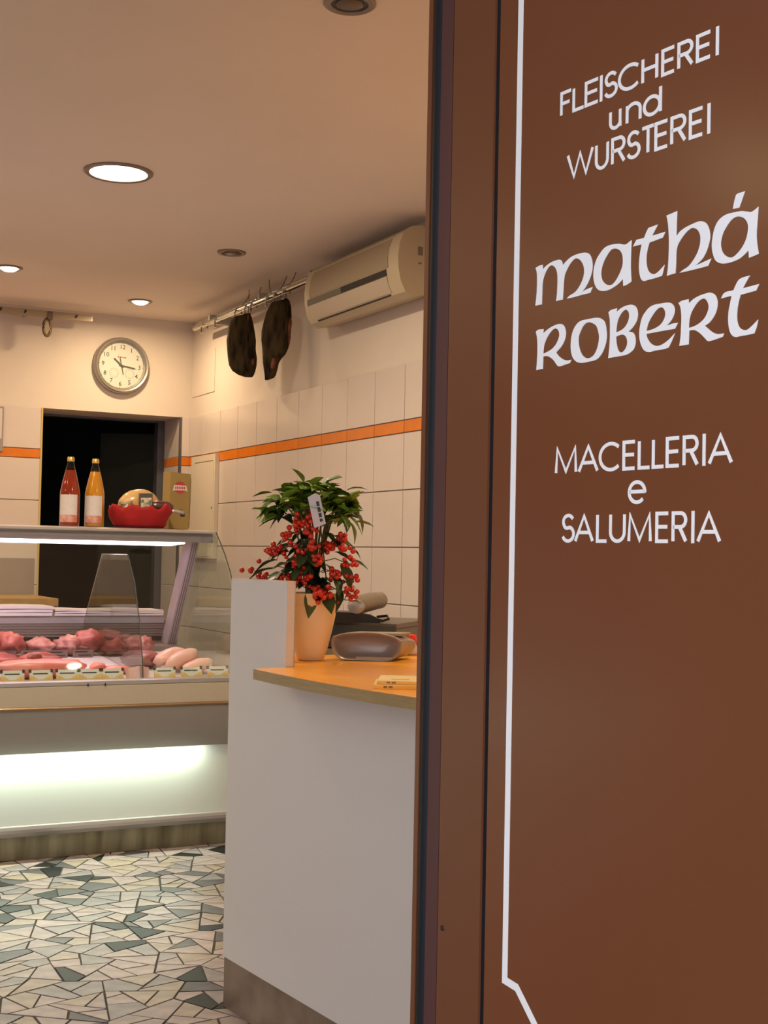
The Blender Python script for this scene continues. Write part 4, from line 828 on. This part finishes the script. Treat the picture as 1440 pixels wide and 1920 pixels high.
skin('front_grille', [(2.461, 2.541), (2.438, 2.494), (2.430, 2.440), (2.4317, 2.407)], 0.0025, 4.72, 5.49, mat('tan_grille', (0.33, 0.26, 0.17), 0.55, bump=0.3, bscale=120))
skin('air_slot', [(2.4318, 2.403), (2.4336, 2.377)], 0.0015, 4.735, 5.16, m_slotdark)
skin('air_slot', [(2.4318, 2.403), (2.4336, 2.377)], 0.0015, 5.161, 5.515, m_slot)
skin('air_flap', [(2.434, 2.374), (2.445, 2.337), (2.459, 2.312)], 0.003, 4.735, 5.48, m_plastic2)
skin('flap_gap', [(2.462, 2.3065), (2.4655, 2.301)], 0.0014, 4.75, 5.46, m_slotdark)
m_acmark = mat('grey_ac_print', (0.20, 0.17, 0.12), 0.5)
box('brand_mark', 2.518, 2.540, 4.6288, 4.6300, 2.450, 2.485, m_acmark, ac); box('brand_mark', 2.520, 2.536, 4.6288, 4.6300, 2.415, 2.421, m_acmark, ac)

# ---- white cabinet by the corner
cbn = tag(empty('wall_cabinet', (W-0.003, 7.065, 1.215)), 'flat white fuse cabinet on the tiles beside the corner', 'cabinet')
box('cabinet_body', -0.024, 0, 0, 0.405, 0, 0.590, mat('cabinet_white', (0.70, 0.62, 0.50), 0.45), cbn, bevel=0.004)
box('cabinet_door', -0.027, -0.024, 0.016, 0.392, 0.012, 0.548, mat('cabinet_white', (0.7, 0.62, 0.5), 0.45), cbn, bevel=0.002)
box('seam', -0.0255, -0.024, 0.03, 0.34, 0.550, 0.555, mat('olive_seam', (0.25, 0.20, 0.10), 0.6), cbn)
o = box('keyhole', -0.0282, -0.027, 0.030, 0.040, 0.28, 0.292, m_slot, cbn)
fr = box('wall_hatch', W+0.002, W+0.007, 7.19, 7.57, 2.17, 2.42, m_plaster, None, bevel=0.0015); tag(fr, 'faint plastered hatch above the tiles at the corner', 'hatch')

# ---- recessed lamps
def small_lamp(x, y, label, lit, e=LAMP_W):
    t = tag(empty('ceiling_spot', (x, y, CZ)), label, 'lamp', 'small recessed ceiling spots')
    lathe('ring', [(0.066, 0.0), (0.066, -0.004), (0.060, -0.008), (0.047, -0.006), (0.045, 0.0)], m_lampring, t, 32)
    if lit:
        lathe('bulb', [(0, -0.020), (0.025, -0.018), (0.040, -0.010), (0.043, -0.002)], m_lit, t, 24)
        light('spot_light', 'AREA', (0, 0, -0.026), e, WARM, t, size=0.07, spread=math.radians(175))
    else:
        lathe('bulb', [(0, -0.006), (0.028, -0.009), (0.034, -0.006), (0.036, -0.001)], m_lampdark, t, 24)
        lathe('gap', [(0.036, -0.003), (0.046, -0.003)], m_black, t, 24)
def big_lamp(x, y, label, e=BIG_W):
    t = tag(empty('ceiling_downlight', (x, y, CZ)), label, 'lamp', 'large recessed downlights')
    lathe('ring', [(0.124, 0.0), (0.124, -0.004), (0.116, -0.010), (0.104, -0.008), (0.102, 0.0)], m_lampring, t, 48)
    lathe('diffuser', [(0, -0.010), (0.09, -0.009), (0.103, -0.004)], m_lit, t, 40)
    light('downlight_light', 'AREA', (0, 0, -0.016), e, (1.0, 0.80, 0.55), t, size=0.19)
big_lamp(1.316, 4.70, 'large bright round downlight in the ceiling')
small_lamp(1.314, 6.59, 'small lit ceiling spot at the left edge', True)
small_lamp(2.122, 7.08, 'small lit ceiling spot above the wall clock', True, LAMP_W*1.6)
small_lamp(2.127, 5.69, 'small unlit ceiling spot left of the air conditioner', False)
small_lamp(1.398, 2.95, 'unlit ceiling spot at the top edge of the picture', False)
small_lamp(2.127, 2.95, 'lit ceiling spot over the cash counter', True, LAMP_W*2.2)
small_lamp(0.42, 6.59, 'added unseen ceiling spot left of the picture over the case', True)  # invented unseen spot continuing the lamp grid, as is the next
small_lamp(-0.50, 6.59, 'second added unseen ceiling spot left of the picture over the case', True)
small_lamp(-1.45, 6.59, 'unseen ceiling spot added at the far left to light the case', True)  # unseen extra spot, added for lighting the case
small_lamp(0.42, 4.70, 'added unseen ceiling spot in the middle of the shop', True)  # this spot and the next are invented and out of view
small_lamp(-0.50, 4.70, 'added unseen ceiling spot left of the shop middle', True)
small_lamp(-1.90, 4.75, 'lit ceiling spot in the left half of the shop', True)
small_lamp(-3.26, 4.85, 'lit ceiling spot near the left wall', True, LAMP_W*1.5)
small_lamp(-1.87, 2.92, 'lit ceiling spot behind the shop window', True)

# ================================================================== COUNTER
RZC = -(math.pi/2-CB)
ct = tag(empty('counter', (C0.x, C0.y, 0), RZC), 'pale grey cash counter with a raised screen board and steel kick', 'counter')
L = 1.66
bm = bmesh.new()
add_prism(bm, [(-0.02, 0.137), (L, 0.137), (L, ZT-0.026), (0.302, ZT-0.026), (0.302, 1.178), (-0.02, 1.178)], 0.0, 0.022, 'y')
finish('front_board', bm, m_counter, ct, bevel=0.0012)
box('board_edge', 0.302, 0.3035, 0.0, 0.024, ZT+0.0005, 1.178, m_edge, ct); box('board_edge', -0.02, 0.3035, 0.0, 0.024, 1.178, 1.1795, m_edge, ct)
box('board_edge', 0.30, 0.3035, 0.022, 0.0245, ZT+0.0005, 1.178, m_edge, ct)
box('kick_plate', -0.018, L, 0.004, 0.022, 0.0, 0.136, m_kick, ct)
box('end_panel', -0.02, 0.0, 0.022, 0.44, 0.0, ZT-0.026, m_counter, ct)
box('carcass', 0.0, L, 0.023, 0.70, 0.01, ZT-0.0275, m_white, ct)
bm = bmesh.new(); add_box(bm, -0.52, -0.022, 0.46, 0.98, 0.01, ZT-0.0275); add_box(bm, 0.0, L*0.35, 0.701, 0.98, 0.01, ZT-0.0275); finish('side_carcass', bm, m_white, ct)
top = tag(empty('countertop', (C0.x, C0.y, 0), RZC), 'amber wooden countertop with a gently bowed front edge', 'countertop')
front = [(0.318, -0.096), (0.324, -0.1045), (0.38, -0.109), (0.48, -0.116), (0.60, -0.1215), (0.74, -0.123), (0.90, -0.1155), (1.05, -0.101), (1.25, -0.074), (1.45, -0.040), (L, 0.0)]
poly = front + [(L, 0.70), (0.62, 0.70), (0.62, 0.98), (-0.52, 0.98), (-0.52, 0.46), (-0.022, 0.46), (-0.022, 0.0255), (0.305, 0.0255), (0.306, -0.03)]
bm = bmesh.new(); add_prism(bm, poly, ZT-0.026, ZT, 'z')
for f in bm.faces:
    if abs(f.normal.z) < 0.5: f.material_index = 1
bm.normal_update()
for f in bm.faces: f.material_index = 0 if abs(f.normal.z) > 0.5 else 1
finish('board', bm, [m_wood, m_woodedge], top)
def on_counter(u, v, dz=0.0):
    s, c = math.sin(CB), math.cos(CB)
    return (C0.x+u*s+v*c, C0.y-u*c+v*s, ZT+dz)

# ---- potted coral berry
PX, PY = 1.520, 3.372
pt = tag(empty('plant_pot', (PX, PY, ZT)), 'cream plastic flower pot behind the screen board', 'pot')
m_pot = mat('cream_pot', (0.86, 0.68, 0.40), 0.40, var=0.03, scale=10, spec=0.35)
lathe('pot_wall', [(0.0, 0.0), (0.034, 0.0), (0.037, 0.003), (0.047, 0.035), (0.057, 0.075), (0.0655, 0.115), (0.071, 0.148), (0.0725, 0.153), (0.0765, 0.155), (0.079, 0.176), (0.0805, 0.178), (0.0805, 0.185), (0.076, 0.186), (0.073, 0.183), (0.071, 0.165), (0.0, 0.165)], m_pot, pt, 48, autosmooth=0.9)
lathe('soil', [(0, 0.172), (0.05, 0.171), (0.0715, 0.168), (0.0, 0.160)], mat('dark_soil', (0.02, 0.014, 0.01), 0.9, bump=1.0, bscale=60), pt, 24)
pl = tag(empty('coral_berry_plant', (PX, PY, ZT+0.17), -YAW), 'bushy plant with red berries under a crown of green leaves', 'plant')
rp_ = random.Random(21)
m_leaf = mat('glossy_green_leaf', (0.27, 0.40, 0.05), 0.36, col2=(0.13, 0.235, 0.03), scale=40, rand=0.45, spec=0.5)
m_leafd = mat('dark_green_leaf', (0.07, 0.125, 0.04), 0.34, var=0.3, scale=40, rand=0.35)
m_stem = mat('green_brown_stem', (0.10, 0.10, 0.035), 0.6)
m_berry = mat('red_berry', (0.66, 0.030, 0.012), 0.22, var=0.35, scale=60, spec=0.6)
def leaf_mesh(droop, fold, m):
    bm = bmesh.new(); N = 7; L_, C_, R_ = [], [], []
    for i in range(N+1):
        s = i/N; w = 0.26*math.sin(math.pi*min(s*1.02, 1.0))**0.8*(1-0.25*s)
        if i in (0, N): w = 0.006
        a = -droop*s; x = s; z = -droop*0.5*s*s
        C_.append(bm.verts.new((x, 0, z))); rip = 0.012*math.sin(i*2.1)
        L_.append(bm.verts.new((x, w, z+fold*w+rip))); R_.append(bm.verts.new((x, -w, z+fold*w-rip)))
    for i in range(N):
        bm.faces.new((C_[i], C_[i+1], L_[i+1], L_[i])); bm.faces.new((C_[i], R_[i], R_[i+1], C_[i+1]))
    r = bmesh.ops.solidify(bm, geom=bm.faces[:], thickness=0.012)
    bmesh.ops.recalc_face_normals(bm, faces=bm.faces)
    me = bpy.data.meshes.new('leaf')
    for f in bm.faces: f.smooth = True
    bm.to_mesh(me); bm.free(); me.materials.append(m); return me
LM = [leaf_mesh(0.5, 0.45, m_leaf), leaf_mesh(0.9, 0.35, m_leaf), leaf_mesh(0.25, 0.55, m_leaf)]
LD = [leaf_mesh(0.5, 0.3, m_leafd), leaf_mesh(0.9, 0.4, m_leafd)]
def leaf(p, az, el, s, meshes, roll=0.0):
    o = bpy.data.objects.new('leaf', rp_.choice(meshes)); COL.objects.link(o); o.parent = pl
    o.location = p; o.rotation_euler = (roll, -el, az); o.scale = (s, s*rp_.uniform(0.9, 1.25), s)
# stems
def crown(a, r): return (r*math.cos(a), r*math.sin(a)*0.9)
tips = []
for k in range(20):
    a = k*2*math.pi*0.382+rp_.uniform(-.2, .2); r = 0.118*math.sqrt((k+0.6)/20); x, y = crown(a, r)
    z = 0.315-0.9*r*r*4+rp_.uniform(-0.02, 0.015)
    tube('stem', [(x*0.12, y*0.12, -0.005), (x*0.2, y*0.2, 0.10), (x*0.5, y*0.5, 0.21), (x, y, z)], 0.0028, m_stem, pl, 5, taper=[1.3, 1.1, 0.9, 0.6])
    tips.append((x, y, z, a))
for x, y, z, a in tips:
    for q in range(11):
        az = a+rp_.uniform(-2.2, 2.2); el = rp_.uniform(-0.5, 0.75); s = rp_.uniform(0.046, 0.070); d = rp_.uniform(-0.05, 0.008)
        leaf((x+rp_.uniform(-.012, .012), y+rp_.uniform(-.012, .012), z+d), az, el, s, LM if d > -0.038 else LM[:1]+LD, rp_.uniform(-0.5, 0.5))
# far-reaching leaves seen in outline, then dark leaves among the berries and over the pot
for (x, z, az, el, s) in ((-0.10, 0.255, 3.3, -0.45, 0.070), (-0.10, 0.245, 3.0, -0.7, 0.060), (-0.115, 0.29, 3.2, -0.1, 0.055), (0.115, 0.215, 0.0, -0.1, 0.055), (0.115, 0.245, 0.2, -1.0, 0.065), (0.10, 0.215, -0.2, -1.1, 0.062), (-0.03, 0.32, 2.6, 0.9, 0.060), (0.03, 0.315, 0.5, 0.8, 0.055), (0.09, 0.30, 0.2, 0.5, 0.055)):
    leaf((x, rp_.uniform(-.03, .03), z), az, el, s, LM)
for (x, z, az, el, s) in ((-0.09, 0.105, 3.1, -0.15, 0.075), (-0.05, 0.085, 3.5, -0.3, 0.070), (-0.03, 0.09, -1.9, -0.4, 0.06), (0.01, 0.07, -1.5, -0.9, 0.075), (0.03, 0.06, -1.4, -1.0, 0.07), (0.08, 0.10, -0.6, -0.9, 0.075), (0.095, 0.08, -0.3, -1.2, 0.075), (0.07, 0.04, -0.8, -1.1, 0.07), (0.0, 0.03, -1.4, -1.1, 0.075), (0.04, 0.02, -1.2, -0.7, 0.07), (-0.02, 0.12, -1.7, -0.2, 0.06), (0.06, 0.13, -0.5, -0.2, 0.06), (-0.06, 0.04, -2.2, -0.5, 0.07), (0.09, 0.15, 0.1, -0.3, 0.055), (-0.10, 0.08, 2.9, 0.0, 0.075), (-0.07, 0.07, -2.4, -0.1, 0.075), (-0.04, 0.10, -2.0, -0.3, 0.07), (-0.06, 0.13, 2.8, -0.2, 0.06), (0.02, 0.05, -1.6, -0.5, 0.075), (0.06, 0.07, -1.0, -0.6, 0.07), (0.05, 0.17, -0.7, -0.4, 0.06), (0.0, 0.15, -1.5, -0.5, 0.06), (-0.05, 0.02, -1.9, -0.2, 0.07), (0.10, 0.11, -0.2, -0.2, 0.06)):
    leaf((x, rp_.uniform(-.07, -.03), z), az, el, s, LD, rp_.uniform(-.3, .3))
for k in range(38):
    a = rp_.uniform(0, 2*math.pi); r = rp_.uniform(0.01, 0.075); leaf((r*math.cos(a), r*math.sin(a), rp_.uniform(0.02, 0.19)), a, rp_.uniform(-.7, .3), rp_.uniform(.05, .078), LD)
# berry clusters
bspots = [(-0.135, 0.045), (-0.120, 0.012), (-0.09, 0.020), (-0.06, 0.012), (-0.085, 0.045), (-0.055, 0.048), (-0.02, 0.040), (-0.025, 0.065), (0.01, 0.020), (0.02, -0.002), (0.045, 0.012), (0.065, 0.055), (0.085, 0.030), (0.11, 0.002),
          (-0.105, 0.115), (-0.085, 0.125), (-0.06, 0.16), (-0.045, 0.185), (-0.03, 0.20), (-0.01, 0.17), (0.005, 0.14), (-0.02, 0.115), (0.035, 0.125), (0.06, 0.135), (0.075, 0.155), (0.085, 0.125), (0.105, 0.085), (0.105, 0.055), (-0.16, 0.060), (0.02, 0.095), (0.0, 0.205), (-0.055, 0.085)]
bm = bmesh.new(); bmesh.ops.create_icosphere(bm, subdivisions=2, radius=1.0)
for f in bm.faces: f.smooth = True
bme = bpy.data.meshes.new('berry'); bm.to_mesh(bme); bm.free(); bme.materials.append(m_berry)
for i, (x, z) in enumerate(bspots):
    z += 0.012
    y = -math.sqrt(max(0.105**2-(x*0.7)**2, 0.0004))*rp_.uniform(0.45, 1.0)
    for q in range(9):
        o = bpy.data.objects.new('berry', bme); COL.objects.link(o); o.parent = pl; r = rp_.uniform(0.0062, 0.0082); o.scale = (r, r, r*0.95)
        o.location = (x+rp_.gauss(0, 0.0125), y+rp_.gauss(0, 0.010), z+rp_.gauss(0, 0.010)*0.95)
    tube('berry_stalk', [(x, y, z), (x*0.6, y*0.6, z+0.015), (x*0.25, y*0.25, z+0.005)], 0.0013, m_stem, pl, 4)
# care tag
pg = tag(empty('plant_tag', (0, 0, 0)), 'white printed care tag stuck among the leaves', 'tag')
pg.matrix_world = Matrix.Translation((PX+0.016*0.888-0.125*0.458, PY-0.016*0.459-0.125*0.888, ZT+0.412)) @ Matrix.Rotation(-YAW, 4, 'Z') @ Matrix.Rotation(-0.22, 4, 'Y') @ Matrix.Rotation(math.radians(12), 4, 'X')
M_ = pg.matrix_world.copy(); pg.location = M_.to_translation(); pg.rotation_euler = M_.to_euler()
prism('tag_card', [(-0.018, -0.048), (0.015, -0.042), (0.015, 0.036), (0.004, 0.045), (-0.018, 0.038)], -0.0005, 0.0005, 'y', mat('tag_white', (0.62, 0.64, 0.70), 0.5), pg)
for k, (a, b) in enumerate(((-0.034, -0.026), (-0.022, -0.010), (-0.007, 0.006), (0.009, 0.022))): box('tag_print', 0.001, 0.009, -0.0012, -0.0005, a, b, m_ink, pg)
tube('tag_stick', [(0, 0.002, -0.042), (-0.008, 0.02, -0.12), (-0.02, 0.06, -0.23)], 0.0018, m_black, pg, 5)

# ---- grey rounded device facing the room
dv_ = tag(empty('desk_phone', (1.656, 3.297, ZT), -YAW), 'grey rounded desk device with a hollow front on the countertop', 'device')
m_dev = mat('metallic_grey_plastic', (0.30, 0.26, 0.235), 0.33, metal=0.15, spec=0.5); m_dev2 = mat('warm_grey_plastic', (0.30, 0.26, 0.20), 0.45)
OUT = [(125, 780), (150, 722), (250, 686), (400, 668), (560, 658), (700, 662), (850, 688), (960, 722), (1035, 770), (1030, 870), (990, 960), (930, 1025), (860, 1050), (600, 1050), (300, 1040), (205, 1000), (140, 900)]
sq = 0.0002165
def dp(x, z): return ((x-585)*sq, (1050-z)*sq*0.94)
def outline_pts(n=4):
    return [(v.x, v.y) for v in smooth_outline([dp(*p) for p in OUT], n)]
ob = outline_pts(); cx_, cz_ = 0.0, 0.040
bm = bmesh.new()
def ringv(sc, y, dx=0.0, dz=0.0, scz=None):
    return [bm.verts.new((cx_+(x-cx_)*sc+dx, y, max(0.0005, cz_+(z-cz_)*(scz or sc)+dz))) for x, z in ob]
rs = [ringv(0.50, 0.040, 0.0, -0.004, 0.35), ringv(0.70, 0.034, 0.0, -0.002, 0.6), ringv(0.84, 0.016, 0, 0, 0.78), ringv(0.91, 0.003, 0, 0, 0.88), ringv(0.965, 0.0, 0, 0, 0.96), ringv(1.0, 0.006), ringv(1.0, 0.020, 0.002, 0), ringv(0.97, 0.070, 0.022, 0, 0.90), ringv(0.90, 0.125, 0.05, -0.003, 0.75)]
for A, B in zip(rs, rs[1:]):
    for i in range(len(A)): bm.faces.new((A[i], A[(i+1) % len(A)], B[(i+1) % len(A)], B[i]))
bm.faces.new(rs[0]); bm.faces.new(rs[-1][::-1])
finish('shell', bm, m_dev, dv_, smooth=True, autosmooth=0.9)
prism('top_lid', [(-0.07, 0.0), (0.085, 0.0), (0.115, 0.085), (-0.03, 0.085)], 0.074, 0.080, 'z', m_dev2, dv_, bevel=0.004).location = (0.008, 0.022, -0.004)
prism('display_strip', [(-0.03, -0.0012), (0.07, -0.0012), (0.07, 0.0), (-0.03, 0.0)], 0.004, 0.012, 'z', m_dev2, dv_)
# ---- cash drawer and second device on it
FR = Vector((1.915, 3.615)); fdir = Vector((0.173, -0.17)).normalized(); sdir = Vector((0.17, 0.173)).normalized()
cd = tag(empty('cash_drawer', (FR.x, FR.y, ZT), math.atan2(fdir.y, fdir.x)), 'flat dark grey cash drawer behind the grey device', 'cash drawer')
box('drawer_case', -0.40, 0.0, 0.004, 0.43, 0.004, 0.083, mat('grey_drawer_case', (0.135, 0.12, 0.10), 0.4, metal=0.2), cd, bevel=0.003)
box('drawer_front', -0.398, -0.002, -0.006, 0.004, 0.008, 0.076, mat('slate_drawer_front', (0.045, 0.062, 0.070), 0.4), cd, bevel=0.002)
box('lid_seam', -0.001, 0.0006, 0.01, 0.425, 0.066, 0.069, m_black, cd)
for a in (-0.37, -0.03):
    for b in (0.03, 0.40): lathe('foot', [(0, 0), (0.012, 0), (0.012, 0.004), (0, 0.004)], m_black, cd, 10, (a, b, 0))
d2 = tag(empty('card_terminal', (1.862, 3.742, ZT+0.0835), -YAW+0.1), 'silver-grey rounded terminal lying on the cash drawer', 'terminal')
prism('base', [(-0.10, 0.0), (0.050, 0.0), (0.056, 0.006), (0.03, 0.020), (-0.02, 0.028), (-0.09, 0.030)], -0.05, 0.08, 'y', m_black, d2, bevel=0.003)
bm = bmesh.new(); add_tube(bm, [(-0.030, -0.058, 0.045), (-0.026, -0.050, 0.047), (-0.010, -0.02, 0.052), (0.030, 0.03, 0.060), (0.068, 0.075, 0.064), (0.080, 0.090, 0.062)], 0.031, 20, taper=[0.80, 1.0, 1.08, 1.08, 0.98, 0.6])
for v in bm.verts: v.co.x *= 0.92; v.co.z = 0.052+(v.co.z-0.052)*0.80
finish('shell', bm, mat('silver_grey_shell', (0.24, 0.215, 0.17), 0.38, metal=0.15), d2, smooth=True, autosmooth=0.9)
lathe('end_knob', [(0, 0.0), (0.018, 0.0015), (0.024, 0.006), (0.025, 0.012)], mat('lilac_silver_knob', (0.42, 0.42, 0.45), 0.3, metal=0.3), d2, 24).matrix_local = Matrix.Translation((-0.029, -0.064, 0.046)) @ Matrix.Rotation(-0.45, 4, 'Z') @ Matrix.Rotation(-math.pi/2, 4, 'X') @ Matrix.Diagonal((1.15, 0.82, 1, 1))
d2.scale = (1.0, 1.0, 1.08)
tube('cable', [(0.03, 0.0, 0.012), (0.062, -0.02, 0.005), (0.082, -0.01, 0.010), (0.080, 0.02, 0.018), (0.05, 0.04, 0.014)], 0.004, m_black, d2, 6)
# ---- bits by the panel edge
rb = tag(empty('pen_holder', (1.893, 3.470, ZT)), 'small clear holder with a red ball beside the door panel edge', 'holder')
lathe('holder', [(0, 0.0), (0.014, 0.0), (0.018, 0.006), (0.013, 0.03), (0.010, 0.036)], mat('cloudy_plastic', (0.55, 0.48, 0.52), 0.3), rb, 20)
lathe('red_ball', [(0, 0.030), (0.010, 0.033), (0.0145, 0.043), (0.0145, 0.049), (0.010, 0.059), (0, 0.062)], mat('bright_red_plastic', (0.75, 0.035, 0.012), 0.35), rb, 20)
sc_ = tag(empty('stapler', (1.840, 3.475, ZT), -0.2), 'black and silver stapler leaning behind the grey device', 'stapler')
prism('stapler_arm', [(-0.07, 0.004), (0.03, 0.045), (0.035, 0.055), (0.02, 0.056), (-0.07, 0.016)], -0.009, 0.009, 'y', m_dev2, sc_, bevel=0.002)
prism('stapler_base', [(-0.075, 0.0), (0.04, 0.0), (0.035, 0.030), (0.02, 0.034), (-0.07, 0.006)], -0.008, 0.008, 'y', m_black, sc_, bevel=0.001)
lathe('pin', [(0, 0), (0.006, 0.003), (0.004, 0.010), (0, 0.012)], m_chrome, sc_, 10, (0.018, 0, 0.055))
# ---- booklets
m_book = mat('yellow_cover', (0.92, 0.46, 0.02), 0.35); m_pages = mat('cream_pages', (0.78, 0.66, 0.36), 0.5)
def booklet(p, rz, label, h, z):
    t = tag(empty('booklet', (p[0], p[1], ZT+z), rz), label, 'booklet', 'yellow booklets on the counter')
    box('pages', 0.002, 0.205, 0.004, 0.14, 0.0015, h-0.0012, m_pages, t); box('cover', 0, 0.207, 0.0, 0.143, 0.0, 0.0015, m_book, t); box('cover', 0, 0.207, 0.0, 0.143, h-0.0012, h, mat('printed_cover', (0.85, 0.72, 0.42), 0.4, col2=(0.84, 0.62, 0.24), scale=18), t)
    box('spine', 0, 0.207, -0.0015, 0.0, 0.0, h, m_book, t); box('spine_print', 0.022, 0.030, -0.0019, -0.0015, h*0.3, h*0.8, mat('brown_print', (0.30, 0.09, 0.01), 0.5), t); box('spine_print', 0.033, 0.042, -0.0019, -0.0015, h*0.3, h*0.8, mat('brown_print', (0.3, 0.09, 0.01), 0.5), t)
    box('cover_print', 0.10, 0.18, 0.03, 0.036, h, h+0.0003, m_ink, t); box('cover_print', 0.03, 0.07, 0.04, 0.044, h, h+0.0003, m_ink, t)
BKP = on_counter(0.862, -0.088); BRZ = math.atan2(2.549-2.608, 1.403-1.323)
booklet(BKP, BRZ+0.12, 'lower yellow booklet near the front edge of the counter', 0.009, 0.0)
booklet((BKP[0]+0.014, BKP[1]+0.012), BRZ+0.10, 'upper yellow booklet with dark print on its cover', 0.007, 0.0095)
